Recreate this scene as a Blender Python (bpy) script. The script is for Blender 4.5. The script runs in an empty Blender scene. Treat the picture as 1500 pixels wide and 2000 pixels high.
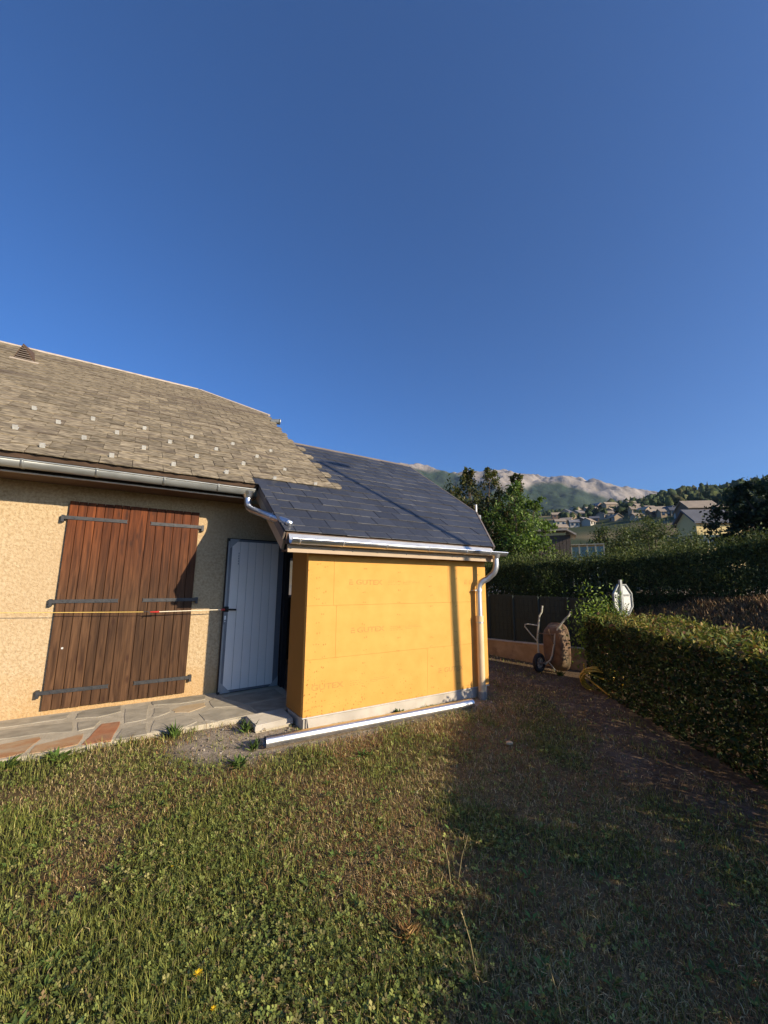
import bpy, math, random
import numpy as np
from mathutils import Vector, Matrix, Euler

random.seed(7)
RNG = np.random.default_rng(11)
SC = bpy.context.scene
COL = SC.collection
R = math.radians

# ------------------------------------------------------------------ camera
CAM_YAW, CAM_PITCH, CAM_ROLL = 0.573144, 0.173714, 0.006847
CAM_H = 1.55
def cam_axes():
    cy, sy = math.cos(CAM_YAW), math.sin(CAM_YAW); cp, sp = math.cos(CAM_PITCH), math.sin(CAM_PITCH)
    F = Vector((sy*cp, cy*cp, sp)); Rt = Vector((cy, -sy, 0)); U = Rt.cross(F)
    c, s = math.cos(CAM_ROLL), math.sin(CAM_ROLL)
    return F, Rt*c+U*s, U*c-Rt*s
F_, R_, U_ = cam_axes()
cd = bpy.data.cameras.new('camera'); cam = bpy.data.objects.new('camera', cd); COL.objects.link(cam)
cam.matrix_world = Matrix(((R_.x, U_.x, -F_.x, 0), (R_.y, U_.y, -F_.y, 0), (R_.z, U_.z, -F_.z, CAM_H), (0, 0, 0, 1)))
cd.sensor_fit = 'AUTO'; cd.sensor_width = 36; cd.lens = 792.93/2000*36
cd.clip_start = 0.05; cd.clip_end = 20000
SC.camera = cam

# ------------------------------------------------------------------ sky, sun, exposure
SUN_TO = Vector((0.48, -1.0, 0.385)).normalized()
SUN_EL = math.asin(SUN_TO.z); SUN_AZ = math.atan2(SUN_TO.x, SUN_TO.y)
w = bpy.data.worlds.new("World"); SC.world = w; w.use_nodes = True
nt = w.node_tree; bg = nt.nodes['Background']
sky = nt.nodes.new('ShaderNodeTexSky'); sky.sky_type = 'NISHITA'; sky.sun_disc = False
sky.sun_elevation = SUN_EL; sky.sun_rotation = SUN_AZ
sky.altitude = 900; sky.air_density = 1.0; sky.dust_density = 2.5; sky.ozone_density = 10.0
nt.links.new(sky.outputs[0], bg.inputs[0]); bg.inputs[1].default_value = 0.13
sl = bpy.data.lights.new('sun', 'SUN'); sl.energy = 5.0; sl.angle = R(0.5); sl.color = (1.0, 0.85, 0.64)
so = bpy.data.objects.new('sun', sl); COL.objects.link(so); so.location = (8, -14, 10)
so.rotation_euler = SUN_TO.to_track_quat('Z', 'Y').to_euler()
SC.view_settings.view_transform = 'Standard'; SC.view_settings.look = 'None'
SC.view_settings.exposure = 0.5; SC.view_settings.gamma = 1.0; SC.view_settings.use_curve_mapping = False
SC.cycles.max_bounces = 6; SC.cycles.diffuse_bounces = 3; SC.cycles.glossy_bounces = 3
SC.cycles.transmission_bounces = 4; SC.cycles.transparent_max_bounces = 6; SC.cycles.volume_bounces = 0
SC.cycles.use_denoising = True

# ------------------------------------------------------------------ scene helpers
ORG = {}
def tag(o, label=None, cat=None, group=None, kind=None):
    if label: o['label'] = label
    if cat: o['category'] = cat
    if group: o['group'] = group
    if kind: o['kind'] = kind
    return o
def thing(name, loc, label, cat, group=None):
    o = bpy.data.objects.new(name, None); COL.objects.link(o); o.location = loc; o.empty_display_size = .2
    ORG[o.name] = Vector(loc); return tag(o, label, cat, group)
class MB:
    """collects world-space geometry"""
    def __init__(s): s.v = []; s.f = []; s.m = []; s.sm = []
    def add(s, v, f, mi=0, smooth=False):
        n = len(s.v); s.v += [tuple(p) for p in v]; s.f += [[i+n for i in q] for q in f]; s.m += [mi]*len(f); s.sm += [smooth]*len(f); return s
    def box(s, a, b, mi=0):
        (x0, y0, z0), (x1, y1, z1) = a, b
        return s.add([(x0,y0,z0),(x1,y0,z0),(x1,y1,z0),(x0,y1,z0),(x0,y0,z1),(x1,y0,z1),(x1,y1,z1),(x0,y1,z1)],
              [(0,3,2,1),(4,5,6,7),(0,1,5,4),(1,2,6,5),(2,3,7,6),(3,0,4,7)], mi)
    def obox(s, c, ax, ay, az, mi=0):
        """oriented box: centre and three half-axis vectors"""
        c, ax, ay, az = map(Vector, (c, ax, ay, az)); v = []
        for k in (-1, 1):
            for (i, j) in ((-1,-1),(1,-1),(1,1),(-1,1)): v.append(c+ax*i+ay*j+az*k)
        return s.add(v, [(0,3,2,1),(4,5,6,7),(0,1,5,4),(1,2,6,5),(2,3,7,6),(3,0,4,7)], mi)
    def prism(s, poly, off, mi=0):
        """extrude a planar polygon by the vector off"""
        off = Vector(off); n = len(poly); v = [Vector(p) for p in poly]; v += [p+off for p in v]
        return s.add(v, [list(range(n))[::-1], list(range(n, 2*n))]+[(i, (i+1) % n, n+(i+1) % n, n+i) for i in range(n)], mi)
    def tube(s, pts, r, n=10, mi=0, cap=True, closed=False):
        pts = [Vector(p) for p in pts]; k = len(pts); rs = r if isinstance(r, (list, tuple)) else [r]*k
        base = []; ref = None
        for i, p in enumerate(pts):
            a = pts[(i-1) % k] if (i or closed) else p; b = pts[(i+1) % k] if (i < k-1 or closed) else p
            t = (b-a).normalized()
            if ref is None: ref = t.orthogonal().normalized()
            ref = (ref-t*ref.dot(t)).normalized(); bi = t.cross(ref)
            base += [p+(ref*math.cos(2*math.pi*j/n)+bi*math.sin(2*math.pi*j/n))*rs[i] for j in range(n)]
        f = []
        for i in range(k if closed else k-1):
            i2 = (i+1) % k
            for j in range(n): f.append((i*n+j, i*n+(j+1) % n, i2*n+(j+1) % n, i2*n+j))
        s.add(base, f, mi, True)
        if cap and not closed:
            s.add(base[:n], [list(range(n))[::-1]], mi); s.add(base[-n:], [list(range(n))], mi)
        return s
    def arc_gutter(s, x0, x1, y, z, r, t=.004, n=12, mi=0):
        """half-round gutter along x with a thickness and a rolled front lip"""
        prof = []
        for i in range(n+1):
            a = math.pi+math.pi*i/n; prof.append((y+r*math.cos(a), z+r*math.sin(a)))
        inner = [(y+(py-y)*(1-t/r), z+(pz-z)*(1-t/r)) for py, pz in prof][::-1]
        loop = prof+inner; m = len(loop)
        v = [(x0, a, b) for a, b in loop]+[(x1, a, b) for a, b in loop]
        s.add(v, [(i, (i+1) % m, m+(i+1) % m, m+i) for i in range(m)]+[list(range(m))[::-1], list(range(m, 2*m))], mi, True)
        s.tube([(x0, y-r, z), (x1, y-r, z)], .009, 8, mi)
        return s
    def mesh(s, name, off=(0, 0, 0), mats=()):
        me = bpy.data.meshes.new(name); ox, oy, oz = off
        me.from_pydata([(a-ox, b-oy, c-oz) for a, b, c in s.v], [], s.f)
        for m in mats: me.materials.append(m)
        me.polygons.foreach_set('material_index', s.m); me.polygons.foreach_set('use_smooth', s.sm)
        me.update(); return me
def part(name, mb, mats, parent=None, kind=None):
    if not isinstance(mats, (list, tuple)): mats = [mats]
    off = ORG[parent.name] if parent else Vector((0, 0, 0))
    o = bpy.data.objects.new(name, mb.mesh(name, off, mats)); COL.objects.link(o)
    if parent: o.parent = parent
    ORG[o.name] = off
    if kind: o['kind'] = kind
    return o
def place(name, me, loc, parent=None, rot=None, scale=None):
    o = bpy.data.objects.new(name, me); COL.objects.link(o)
    off = ORG[parent.name] if parent else Vector((0, 0, 0))
    o.location = Vector(loc)-off
    if rot: o.rotation_euler = rot
    if scale: o.scale = scale
    if parent: o.parent = parent
    return o
def bevel(o, wd=.004, seg=2, ang=40):
    m = o.modifiers.new('b', 'BEVEL'); m.width = wd; m.segments = seg; m.limit_method = 'ANGLE'; m.angle_limit = R(ang); return o
def np_mesh(name, V, idx, nper, mat, tint=None, off=(0, 0, 0)):
    """V (n,3); idx (faces,nper)"""
    me = bpy.data.meshes.new(name); V = np.asarray(V, np.float32)-np.asarray(off, np.float32)
    nf = len(idx)
    me.vertices.add(len(V)); me.vertices.foreach_set('co', V.ravel())
    me.loops.add(nf*nper); me.loops.foreach_set('vertex_index', np.asarray(idx, np.int32).ravel())
    me.polygons.add(nf); me.polygons.foreach_set('loop_start', np.arange(nf, dtype=np.int32)*nper)
    me.polygons.foreach_set('loop_total', np.full(nf, nper, np.int32))
    if tint is not None:
        a = me.attributes.new('tint', 'FLOAT_COLOR', 'POINT'); c = np.ones((len(V), 4), np.float32); c[:, :3] = tint; a.data.foreach_set('color', c.ravel())
    me.materials.append(mat); me.update(); return me
def np_obj(name, me, parent=None, kind=None):
    o = bpy.data.objects.new(name, me); COL.objects.link(o)
    if parent: o.parent = parent
    ORG[o.name] = ORG[parent.name] if parent else Vector((0, 0, 0))
    if kind: o['kind'] = kind
    return o
# value noise in numpy
def vnoise(x, y, seed=0):
    x = np.asarray(x, float); y = np.asarray(y, float); xi = np.floor(x).astype(np.int64); yi = np.floor(y).astype(np.int64)
    fx = x-xi; fy = y-yi; fx = fx*fx*(3-2*fx); fy = fy*fy*(3-2*fy)
    def h(a, b):
        n = (a*374761393+b*668265263+seed*1442695041) & 0xffffffff
        n = ((n ^ (n >> 13))*1274126177) & 0xffffffff
        return ((n ^ (n >> 16)) & 0xffff)/65535.0
    return (h(xi, yi)*(1-fx)+h(xi+1, yi)*fx)*(1-fy)+(h(xi, yi+1)*(1-fx)+h(xi+1, yi+1)*fx)*fy
def fbm(x, y, o=4, seed=0):
    s = 0; a = .5; t = 0
    for i in range(o): s = s+a*vnoise(np.asarray(x)*2**i, np.asarray(y)*2**i, seed+i*17); t += a; a *= .5
    return s/t

# ------------------------------------------------------------------ materials
def newmat(name):
    m = bpy.data.materials.new(name); m.use_nodes = True; n = m.node_tree.nodes; return m, n, m.node_tree.links, n['Principled BSDF']
def mat(name, c1, c2=None, scale=8, rough=.7, metal=0, bump=0, bscale=40, stretch=(1, 1, 1), detail=6, rnd=0, spec=.4, c3=None, s3=2, distort=0, bdist=.01, lo=.35, hi=.65):
    """two colour noise, optional second larger stain noise c3, bump, per-object brightness"""
    m, n, l, p = newmat(name)
    p.inputs['Roughness'].default_value = rough; p.inputs['Metallic'].default_value = metal
    p.inputs['Specular IOR Level'].default_value = spec
    tc = n.new('ShaderNodeTexCoord'); oi = n.new('ShaderNodeObjectInfo')
    add = n.new('ShaderNodeVectorMath'); add.operation = 'ADD'; mul = n.new('ShaderNodeMath'); mul.operation = 'MULTIPLY'; mul.inputs[1].default_value = 37.0 if rnd else 0
    l.new(oi.outputs['Random'], mul.inputs[0]); l.new(tc.outputs['Object'], add.inputs[0]); l.new(mul.outputs[0], add.inputs[1])
    mp = n.new('ShaderNodeMapping'); mp.inputs['Scale'].default_value = stretch; l.new(add.outputs[0], mp.inputs[0])
    def noise(sc, det=detail, dist=distort):
        t = n.new('ShaderNodeTexNoise'); t.inputs['Scale'].default_value = sc; t.inputs['Detail'].default_value = det; t.inputs['Distortion'].default_value = dist
        l.new(mp.outputs[0], t.inputs['Vector']); return t
    col = None
    if c2 is not None:
        t = noise(scale); r = n.new('ShaderNodeValToRGB'); r.color_ramp.elements[0].position = lo; r.color_ramp.elements[1].position = hi
        r.color_ramp.elements[0].color = (*c1, 1); r.color_ramp.elements[1].color = (*c2, 1)
        l.new(t.outputs['Fac'], r.inputs[0]); col = r.outputs[0]
        if c3 is not None:
            t3 = noise(s3, 4); r3 = n.new('ShaderNodeValToRGB'); r3.color_ramp.elements[0].position = .52; r3.color_ramp.elements[1].position = .72
            l.new(t3.outputs['Fac'], r3.inputs[0]); mx = n.new('ShaderNodeMix'); mx.data_type = 'RGBA'
            l.new(r3.outputs[0], mx.inputs['Factor']); l.new(col, mx.inputs['A']); mx.inputs['B'].default_value = (*c3, 1); col = mx.outputs['Result']
    if rnd:
        hs = n.new('ShaderNodeHueSaturation'); mr = n.new('ShaderNodeMapRange'); mr.inputs['To Min'].default_value = 1-rnd; mr.inputs['To Max'].default_value = 1+rnd
        l.new(oi.outputs['Random'], mr.inputs['Value']); l.new(mr.outputs[0], hs.inputs['Value'])
        if col is not None: l.new(col, hs.inputs['Color'])
        else: hs.inputs['Color'].default_value = (*c1, 1)
        col = hs.outputs[0]
    if col is not None: l.new(col, p.inputs['Base Color'])
    else: p.inputs['Base Color'].default_value = (*c1, 1)
    if bump:
        t = noise(bscale, 5, distort); b = n.new('ShaderNodeBump'); b.inputs['Strength'].default_value = bump; b.inputs['Distance'].default_value = bdist
        l.new(t.outputs['Fac'], b.inputs['Height']); l.new(b.outputs[0], p.inputs['Normal'])
    return m
def leafmat(name, rough=.55, trans=.35, spec=.35):
    m, n, l, p = newmat(name); a = n.new('ShaderNodeAttribute'); a.attribute_name = 'tint'
    l.new(a.outputs['Color'], p.inputs['Base Color']); p.inputs['Roughness'].default_value = rough; p.inputs['Specular IOR Level'].default_value = spec
    t = n.new('ShaderNodeBsdfTranslucent'); hs = n.new('ShaderNodeHueSaturation'); hs.inputs['Value'].default_value = 1.3; hs.inputs['Saturation'].default_value = 1.1
    l.new(a.outputs['Color'], hs.inputs['Color']); l.new(hs.outputs[0], t.inputs['Color'])
    mx = n.new('ShaderNodeMixShader'); mx.inputs[0].default_value = trans
    l.new(p.outputs[0], mx.inputs[1]); l.new(t.outputs[0], mx.inputs[2]); l.new(mx.outputs[0], n['Material Output'].inputs['Surface']); return m
def tintmat(name, rough=.9, nscale=30, amt=.35, bump=.5, bscale=60, bdist=.02):
    m, n, l, p = newmat(name); a = n.new('ShaderNodeAttribute'); a.attribute_name = 'tint'
    tc = n.new('ShaderNodeTexCoord'); t = n.new('ShaderNodeTexNoise'); t.inputs['Scale'].default_value = nscale; t.inputs['Detail'].default_value = 8
    l.new(tc.outputs['Object'], t.inputs['Vector']); mr = n.new('ShaderNodeMapRange'); mr.inputs['From Min'].default_value = .3; mr.inputs['From Max'].default_value = .7
    mr.inputs['To Min'].default_value = 1-amt; mr.inputs['To Max'].default_value = 1+amt
    l.new(t.outputs['Fac'], mr.inputs['Value']); hs = n.new('ShaderNodeHueSaturation'); l.new(mr.outputs[0], hs.inputs['Value']); l.new(a.outputs['Color'], hs.inputs['Color'])
    l.new(hs.outputs[0], p.inputs['Base Color']); p.inputs['Roughness'].default_value = rough; p.inputs['Specular IOR Level'].default_value = .15
    t2 = n.new('ShaderNodeTexNoise'); t2.inputs['Scale'].default_value = bscale; t2.inputs['Detail'].default_value = 6; l.new(tc.outputs['Object'], t2.inputs['Vector'])
    b = n.new('ShaderNodeBump'); b.inputs['Strength'].default_value = bump; b.inputs['Distance'].default_value = bdist; l.new(t2.outputs['Fac'], b.inputs['Height']); l.new(b.outputs[0], p.inputs['Normal']); return m

def stucco():
    m, n, l, p = newmat('rough_stucco'); tc = n.new('ShaderNodeTexCoord')
    def nz(sc, d, dist=0):
        t = n.new('ShaderNodeTexNoise'); t.inputs['Scale'].default_value = sc; t.inputs['Detail'].default_value = d; t.inputs['Distortion'].default_value = dist; l.new(tc.outputs['Object'], t.inputs['Vector']); return t
    a = nz(34, 9, .5); r = n.new('ShaderNodeValToRGB'); r.color_ramp.elements[0].position = .36; r.color_ramp.elements[1].position = .58
    r.color_ramp.elements[0].color = (.40, .285, .155, 1); r.color_ramp.elements[1].color = (.53, .40, .24, 1); l.new(a.outputs['Fac'], r.inputs[0])
    b2 = nz(1.1, 3); mx = n.new('ShaderNodeMix'); mx.data_type = 'RGBA'; mx.inputs['B'].default_value = (.44, .315, .18, 1)
    mr = n.new('ShaderNodeMapRange'); mr.inputs['From Min'].default_value = .4; mr.inputs['From Max'].default_value = .7; mr.inputs['To Max'].default_value = .55; l.new(b2.outputs['Fac'], mr.inputs['Value'])
    l.new(mr.outputs[0], mx.inputs['Factor']); l.new(r.outputs[0], mx.inputs['A']); sx = n.new('ShaderNodeSeparateXYZ'); l.new(tc.outputs['Object'], sx.inputs[0]); big = nz(3.2, 5)
    ft = n.new('ShaderNodeMath'); ft.operation = 'MULTIPLY_ADD'; ft.inputs[1].default_value = .75; l.new(big.outputs['Fac'], ft.inputs[0]); l.new(sx.outputs['Z'], ft.inputs[2])
    fr_ = n.new('ShaderNodeMapRange'); fr_.inputs['From Min'].default_value = .50; fr_.inputs['From Max'].default_value = .95; fr_.inputs['To Min'].default_value = .6; fr_.inputs['To Max'].default_value = 0; l.new(ft.outputs[0], fr_.inputs['Value'])
    mf = n.new('ShaderNodeMix'); mf.data_type = 'RGBA'; l.new(fr_.outputs[0], mf.inputs['Factor']); l.new(mx.outputs['Result'], mf.inputs['A']); mf.inputs['B'].default_value = (.46, .27, .10, 1)
    l.new(mf.outputs['Result'], p.inputs['Base Color'])
    p.inputs['Roughness'].default_value = .95; p.inputs['Specular IOR Level'].default_value = .1
    b = n.new('ShaderNodeBump'); b.inputs['Strength'].default_value = .8; b.inputs['Distance'].default_value = .016
    c = nz(42, 8, .7); l.new(c.outputs['Fac'], b.inputs['Height']); l.new(b.outputs[0], p.inputs['Normal']); return m
def board_mat():
    """yellow wood-fibre board with staple marks and brown scuffs that gather at the edges and the foot"""
    m, n, l, p = newmat('yellow_fibreboard'); tc = n.new('ShaderNodeTexCoord'); oi = n.new('ShaderNodeObjectInfo')
    sep = n.new('ShaderNodeSeparateXYZ'); l.new(tc.outputs['Object'], sep.inputs[0])
    fine = n.new('ShaderNodeTexNoise'); fine.inputs['Scale'].default_value = 5; fine.inputs['Detail'].default_value = 6; l.new(tc.outputs['Object'], fine.inputs['Vector'])
    r = n.new('ShaderNodeValToRGB'); r.color_ramp.elements[0].position = .3; r.color_ramp.elements[1].position = .7
    r.color_ramp.elements[0].color = (.60, .305, .068, 1); r.color_ramp.elements[1].color = (.65, .345, .083, 1); l.new(fine.outputs['Fac'], r.inputs[0])
    v = n.new('ShaderNodeTexNoise'); v.inputs['Scale'].default_value = 38; v.inputs['Detail'].default_value = 3; l.new(tc.outputs['Object'], v.inputs['Vector'])
    # threshold falls near the left edge (x small), right edge and the foot (z small)
    def mth(op, a, b):
        q = n.new('ShaderNodeMath'); q.operation = op
        for i, s in enumerate((a, b)):
            if isinstance(s, (int, float)): q.inputs[i].default_value = s
            else: l.new(s, q.inputs[i])
        return q.outputs[0]
    ex = mth('MULTIPLY', sep.outputs['X'], 5.0); ex = mth('POWER', 2.718, mth('MULTIPLY', ex, -1.0))
    ez = mth('POWER', 2.718, mth('MULTIPLY', sep.outputs['Z'], -2.2))
    big = n.new('ShaderNodeTexNoise'); big.inputs['Scale'].default_value = 2.3; l.new(tc.outputs['Object'], big.inputs['Vector'])
    th = mth('SUBTRACT', .728, mth('MULTIPLY', mth('ADD', mth('MULTIPLY', ex, .5), mth('MULTIPLY', ez, .65)), mth('MULTIPLY', big.outputs['Fac'], .33)))
    k = n.new('ShaderNodeMapRange'); l.new(mth('SUBTRACT', v.outputs['Fac'], th), k.inputs['Value']); k.inputs['From Min'].default_value = 0; k.inputs['From Max'].default_value = .05; k.inputs['To Max'].default_value = .8
    mx = n.new('ShaderNodeMix'); mx.data_type = 'RGBA'; l.new(k.outputs[0], mx.inputs['Factor']); l.new(r.outputs[0], mx.inputs['A']); mx.inputs['B'].default_value = (.24, .105, .02, 1)
    l.new(mx.outputs['Result'], p.inputs['Base Color']); p.inputs['Roughness'].default_value = .8; p.inputs['Specular IOR Level'].default_value = .2
    b = n.new('ShaderNodeBump'); b.inputs['Strength'].default_value = .25; b.inputs['Distance'].default_value = .004
    t = n.new('ShaderNodeTexNoise'); t.inputs['Scale'].default_value = 120; l.new(tc.outputs['Object'], t.inputs['Vector']); l.new(t.outputs['Fac'], b.inputs['Height']); l.new(b.outputs[0], p.inputs['Normal']); return m
def plank_mat():
    """stained pine: red-brown at the sheltered top, greyer and darker where rain reaches, knots along the grain"""
    m, n, l, p = newmat('stained_pine'); tc = n.new('ShaderNodeTexCoord'); oi = n.new('ShaderNodeObjectInfo')
    geo = n.new('ShaderNodeNewGeometry'); sp = n.new('ShaderNodeSeparateXYZ'); l.new(geo.outputs['Position'], sp.inputs[0])
    mul = n.new('ShaderNodeMath'); mul.operation = 'MULTIPLY'; mul.inputs[1].default_value = 23; l.new(oi.outputs['Random'], mul.inputs[0])
    add = n.new('ShaderNodeVectorMath'); add.operation = 'ADD'; l.new(tc.outputs['Object'], add.inputs[0]); l.new(mul.outputs[0], add.inputs[1])
    mp = n.new('ShaderNodeMapping'); mp.inputs['Scale'].default_value = (14, 14, .9); l.new(add.outputs[0], mp.inputs[0])
    g = n.new('ShaderNodeTexNoise'); g.inputs['Scale'].default_value = 3; g.inputs['Detail'].default_value = 8; g.inputs['Distortion'].default_value = .6; l.new(mp.outputs[0], g.inputs['Vector'])
    r = n.new('ShaderNodeValToRGB'); r.color_ramp.elements[0].position = .3; r.color_ramp.elements[1].position = .72
    r.color_ramp.elements[0].color = (.05, .014, .005, 1); r.color_ramp.elements[1].color = (.18, .05, .013, 1); l.new(g.outputs['Fac'], r.inputs[0])
    # weathering by height
    wz = n.new('ShaderNodeMapRange'); wz.inputs['From Min'].default_value = 2.35; wz.inputs['From Max'].default_value = 1.25; wz.inputs['To Min'].default_value = 0; wz.inputs['To Max'].default_value = .92; l.new(sp.outputs['Z'], wz.inputs['Value'])
    mx = n.new('ShaderNodeMix'); mx.data_type = 'RGBA'; l.new(wz.outputs[0], mx.inputs['Factor']); l.new(r.outputs[0], mx.inputs['A'])
    r2 = n.new('ShaderNodeValToRGB'); r2.color_ramp.elements[0].color = (.036, .018, .009, 1); r2.color_ramp.elements[1].color = (.105, .056, .027, 1); r2.color_ramp.elements[0].position = .3; r2.color_ramp.elements[1].position = .7
    l.new(g.outputs['Fac'], r2.inputs[0]); l.new(r2.outputs[0], mx.inputs['B'])
    # knots
    mp2 = n.new('ShaderNodeMapping'); mp2.inputs['Scale'].default_value = (7, 7, 2.6); l.new(add.outputs[0], mp2.inputs[0])
    vo = n.new('ShaderNodeTexVoronoi'); vo.inputs['Scale'].default_value = 1.3; l.new(mp2.outputs[0], vo.inputs['Vector'])
    kr = n.new('ShaderNodeMapRange'); kr.inputs['From Min'].default_value = .06; kr.inputs['From Max'].default_value = .2; kr.inputs['To Min'].default_value = .75; kr.inputs['To Max'].default_value = 0; l.new(vo.outputs['Distance'], kr.inputs['Value'])
    mk = n.new('ShaderNodeMix'); mk.data_type = 'RGBA'; l.new(kr.outputs[0], mk.inputs['Factor']); l.new(mx.outputs['Result'], mk.inputs['A']); mk.inputs['B'].default_value = (.035, .014, .008, 1)
    hs = n.new('ShaderNodeHueSaturation'); mr = n.new('ShaderNodeMapRange'); mr.inputs['To Min'].default_value = .78; mr.inputs['To Max'].default_value = 1.25; l.new(oi.outputs['Random'], mr.inputs['Value']); l.new(mr.outputs[0], hs.inputs['Value']); l.new(mk.outputs['Result'], hs.inputs['Color'])
    l.new(hs.outputs[0], p.inputs['Base Color']); p.inputs['Roughness'].default_value = .6; p.inputs['Specular IOR Level'].default_value = .15
    b = n.new('ShaderNodeBump'); b.inputs['Strength'].default_value = .25; b.inputs['Distance'].default_value = .003; l.new(g.outputs['Fac'], b.inputs['Height']); l.new(b.outputs[0], p.inputs['Normal']); return m

M = {}
M['stucco'] = stucco(); M['board'] = board_mat(); M['plank'] = plank_mat()
M['shingle'] = mat('weathered_shingle', (.10, .08, .052), (.34, .278, .185), 30, .92, bump=1.0, bscale=60, stretch=(.35, 1.2, 1), rnd=.22, spec=.15, c3=(.11, .085, .062), s3=7, bdist=.006)
M['slate'] = mat('new_slate', (.035, .038, .046), (.047, .050, .059), 30, .46, bump=.15, bscale=90, rnd=.18, spec=.5)
M['slate_edge'] = mat('slate_cut_edge', (.085, .085, .085), (.19, .185, .175), 6, .7, rnd=.5)
M['guard'] = mat('pale_galvanised', (.62, .62, .58), (.5, .5, .47), 30, .5, metal=.2)
M['ridge'] = mat('ridge_mortar', (.40, .325, .24), (.52, .43, .33), 9, .85, bump=.4, bscale=50)
M['zinc_old'] = mat('aged_zinc', (.26, .27, .255), (.36, .37, .35), 5, .5, metal=.55, stretch=(1, 3, 3))
M['zinc'] = mat('new_zinc', (.62, .64, .67), (.74, .76, .79), 6, .38, metal=1.0, bump=.05, bscale=20)
M['zinc_dull'] = mat('dull_zinc', (.55, .56, .56), (.66, .67, .67), 6, .42, metal=.85)
M['beige'] = mat('beige_paint', (.36, .265, .165), (.42, .31, .2), 4, .55)
M['beige_pipe'] = mat('cream_plastic', (.66, .50, .29), (.72, .56, .34), 4, .45)
M['taupe'] = mat('taupe_trim', (.15, .12, .098), (.18, .145, .115), 6, .55)
M['brown'] = mat('brown_soffit', (.085, .052, .032), (.13, .08, .05), 6, .8, stretch=(1, 8, 1))
M['iron'] = mat('black_iron', (.032, .033, .036), (.055, .054, .054), 20, .5, metal=.3)
M['black'] = mat('black_rubber', (.012, .012, .013), None, rough=.6)
M['door_white'] = mat('white_door_skin', (.80, .745, .655), (.83, .775, .69), 3, .4)
M['door_grey'] = mat('grey_door_edge', (.16, .175, .19), (.19, .2, .215), 5, .4, metal=.2)
M['card'] = mat('corner_card', (.30, .31, .30), (.36, .365, .355), 7, .55)
M['concrete'] = mat('concrete', (.42, .38, .31), (.53, .48, .40), 6, .9, bump=.3, bscale=70, c3=(.36, .32, .26), s3=3)
M['mortar'] = mat('pale_mortar', (.38, .33, .24), (.48, .42, .31), 9, .95, bump=.6, bscale=60)
M['stone_grey'] = mat('grey_flagstone', (.27, .24, .18), (.38, .335, .25), 7, .8, bump=.5, bscale=22, rnd=.15, stretch=(1, 1.7, 1))
M['stone_rust'] = mat('rust_flagstone', (.38, .19, .085), (.42, .29, .165), 6, .8, bump=.5, bscale=22, rnd=.12, c3=(.42, .33, .22), s3=4, stretch=(1, 1.7, 1))
M['stone_red'] = mat('red_flagstone', (.33, .13, .06), (.42, .21, .105), 6, .8, bump=.5, bscale=22, c3=(.25, .15, .09), s3=5)
M['stone_tan'] = mat('tan_flagstone', (.44, .32, .18), (.48, .37, .23), 6, .8, bump=.4, bscale=22)
M['ink'] = mat('faded_brown_print', (.40, .22, .052), (.52, .29, .068), 45, .85)
M['wall_in'] = mat('dark_interior', (.08, .07, .06), (.11, .1, .085), 5, .9)
M['glass'] = mat('window_glass', (.02, .025, .03), None, rough=.05, spec=.8)
M['white'] = mat('white_paint', (.72, .72, .70), (.8, .8, .78), 5, .5)
M['hose'] = mat('yellow_hose', (.46, .29, .03), (.54, .35, .045), 9, .5)
M['cord'] = mat('yellow_cord', (.62, .42, .10), (.72, .5, .14), 200, .7, stretch=(1, 1, 1))
M['cord_pale'] = mat('pale_strap', (.75, .66, .48), None, rough=.7)
M['red'] = mat('red_plastic', (.45, .03, .02), None, rough=.4)
M['fence'] = mat('dark_green_screen', (.026, .036, .028), (.038, .050, .038), 14, .85, stretch=(6, 6, .6), bump=.2, bscale=60)
M['lowwall'] = mat('stained_low_wall', (.46, .33, .19), (.33, .225, .12), 4, .95, bump=.6, bscale=30, c3=(.16, .1, .06), s3=3)
M['rust'] = mat('rusty_tray', (.13, .075, .04), (.20, .125, .07), 9, .75, bump=.3, bscale=40, c3=(.17, .14, .08), s3=3)
M['tubepaint'] = mat('worn_green_paint', (.38, .37, .28), (.46, .44, .33), 12, .55)
M['tyre'] = mat('tyre_rubber', (.02, .019, .018), (.035, .032, .03), 20, .85)
M['rim'] = mat('dirty_rim', (.36, .33, .27), (.24, .2, .15), 12, .6, metal=.4)
M['bark'] = mat('bark', (.07, .05, .035), (.13, .1, .075), 12, .95, stretch=(1, 1, .3), bump=.8, bscale=30)
M['shedwood'] = mat('grey_shed_wood', (.09, .07, .055), (.16, .13, .1), 6, .9, stretch=(8, 8, .5))
M['fibro'] = mat('pale_sheet_roof', (.4, .34, .27), (.5, .43, .34), 3, .85)
M['leaf'] = leafmat('leaf'); M['grass'] = leafmat('grass_blade', .6, .16, .25); M['needle'] = leafmat('hedge_leaf', .6, .22, .2)
M['ground'] = tintmat('soil_and_turf', nscale=24, bscale=70)
M['mountain'] = tintmat('mountain_rock', nscale=.012, amt=.25, bump=.8, bscale=.03, bdist=14)
M['forest'] = tintmat('forest_crown', nscale=.6, amt=.4, bump=1, bscale=1.2, bdist=.6)
M['petal'] = mat('yellow_petal', (.8, .5, .01), None, rough=.6)

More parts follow.
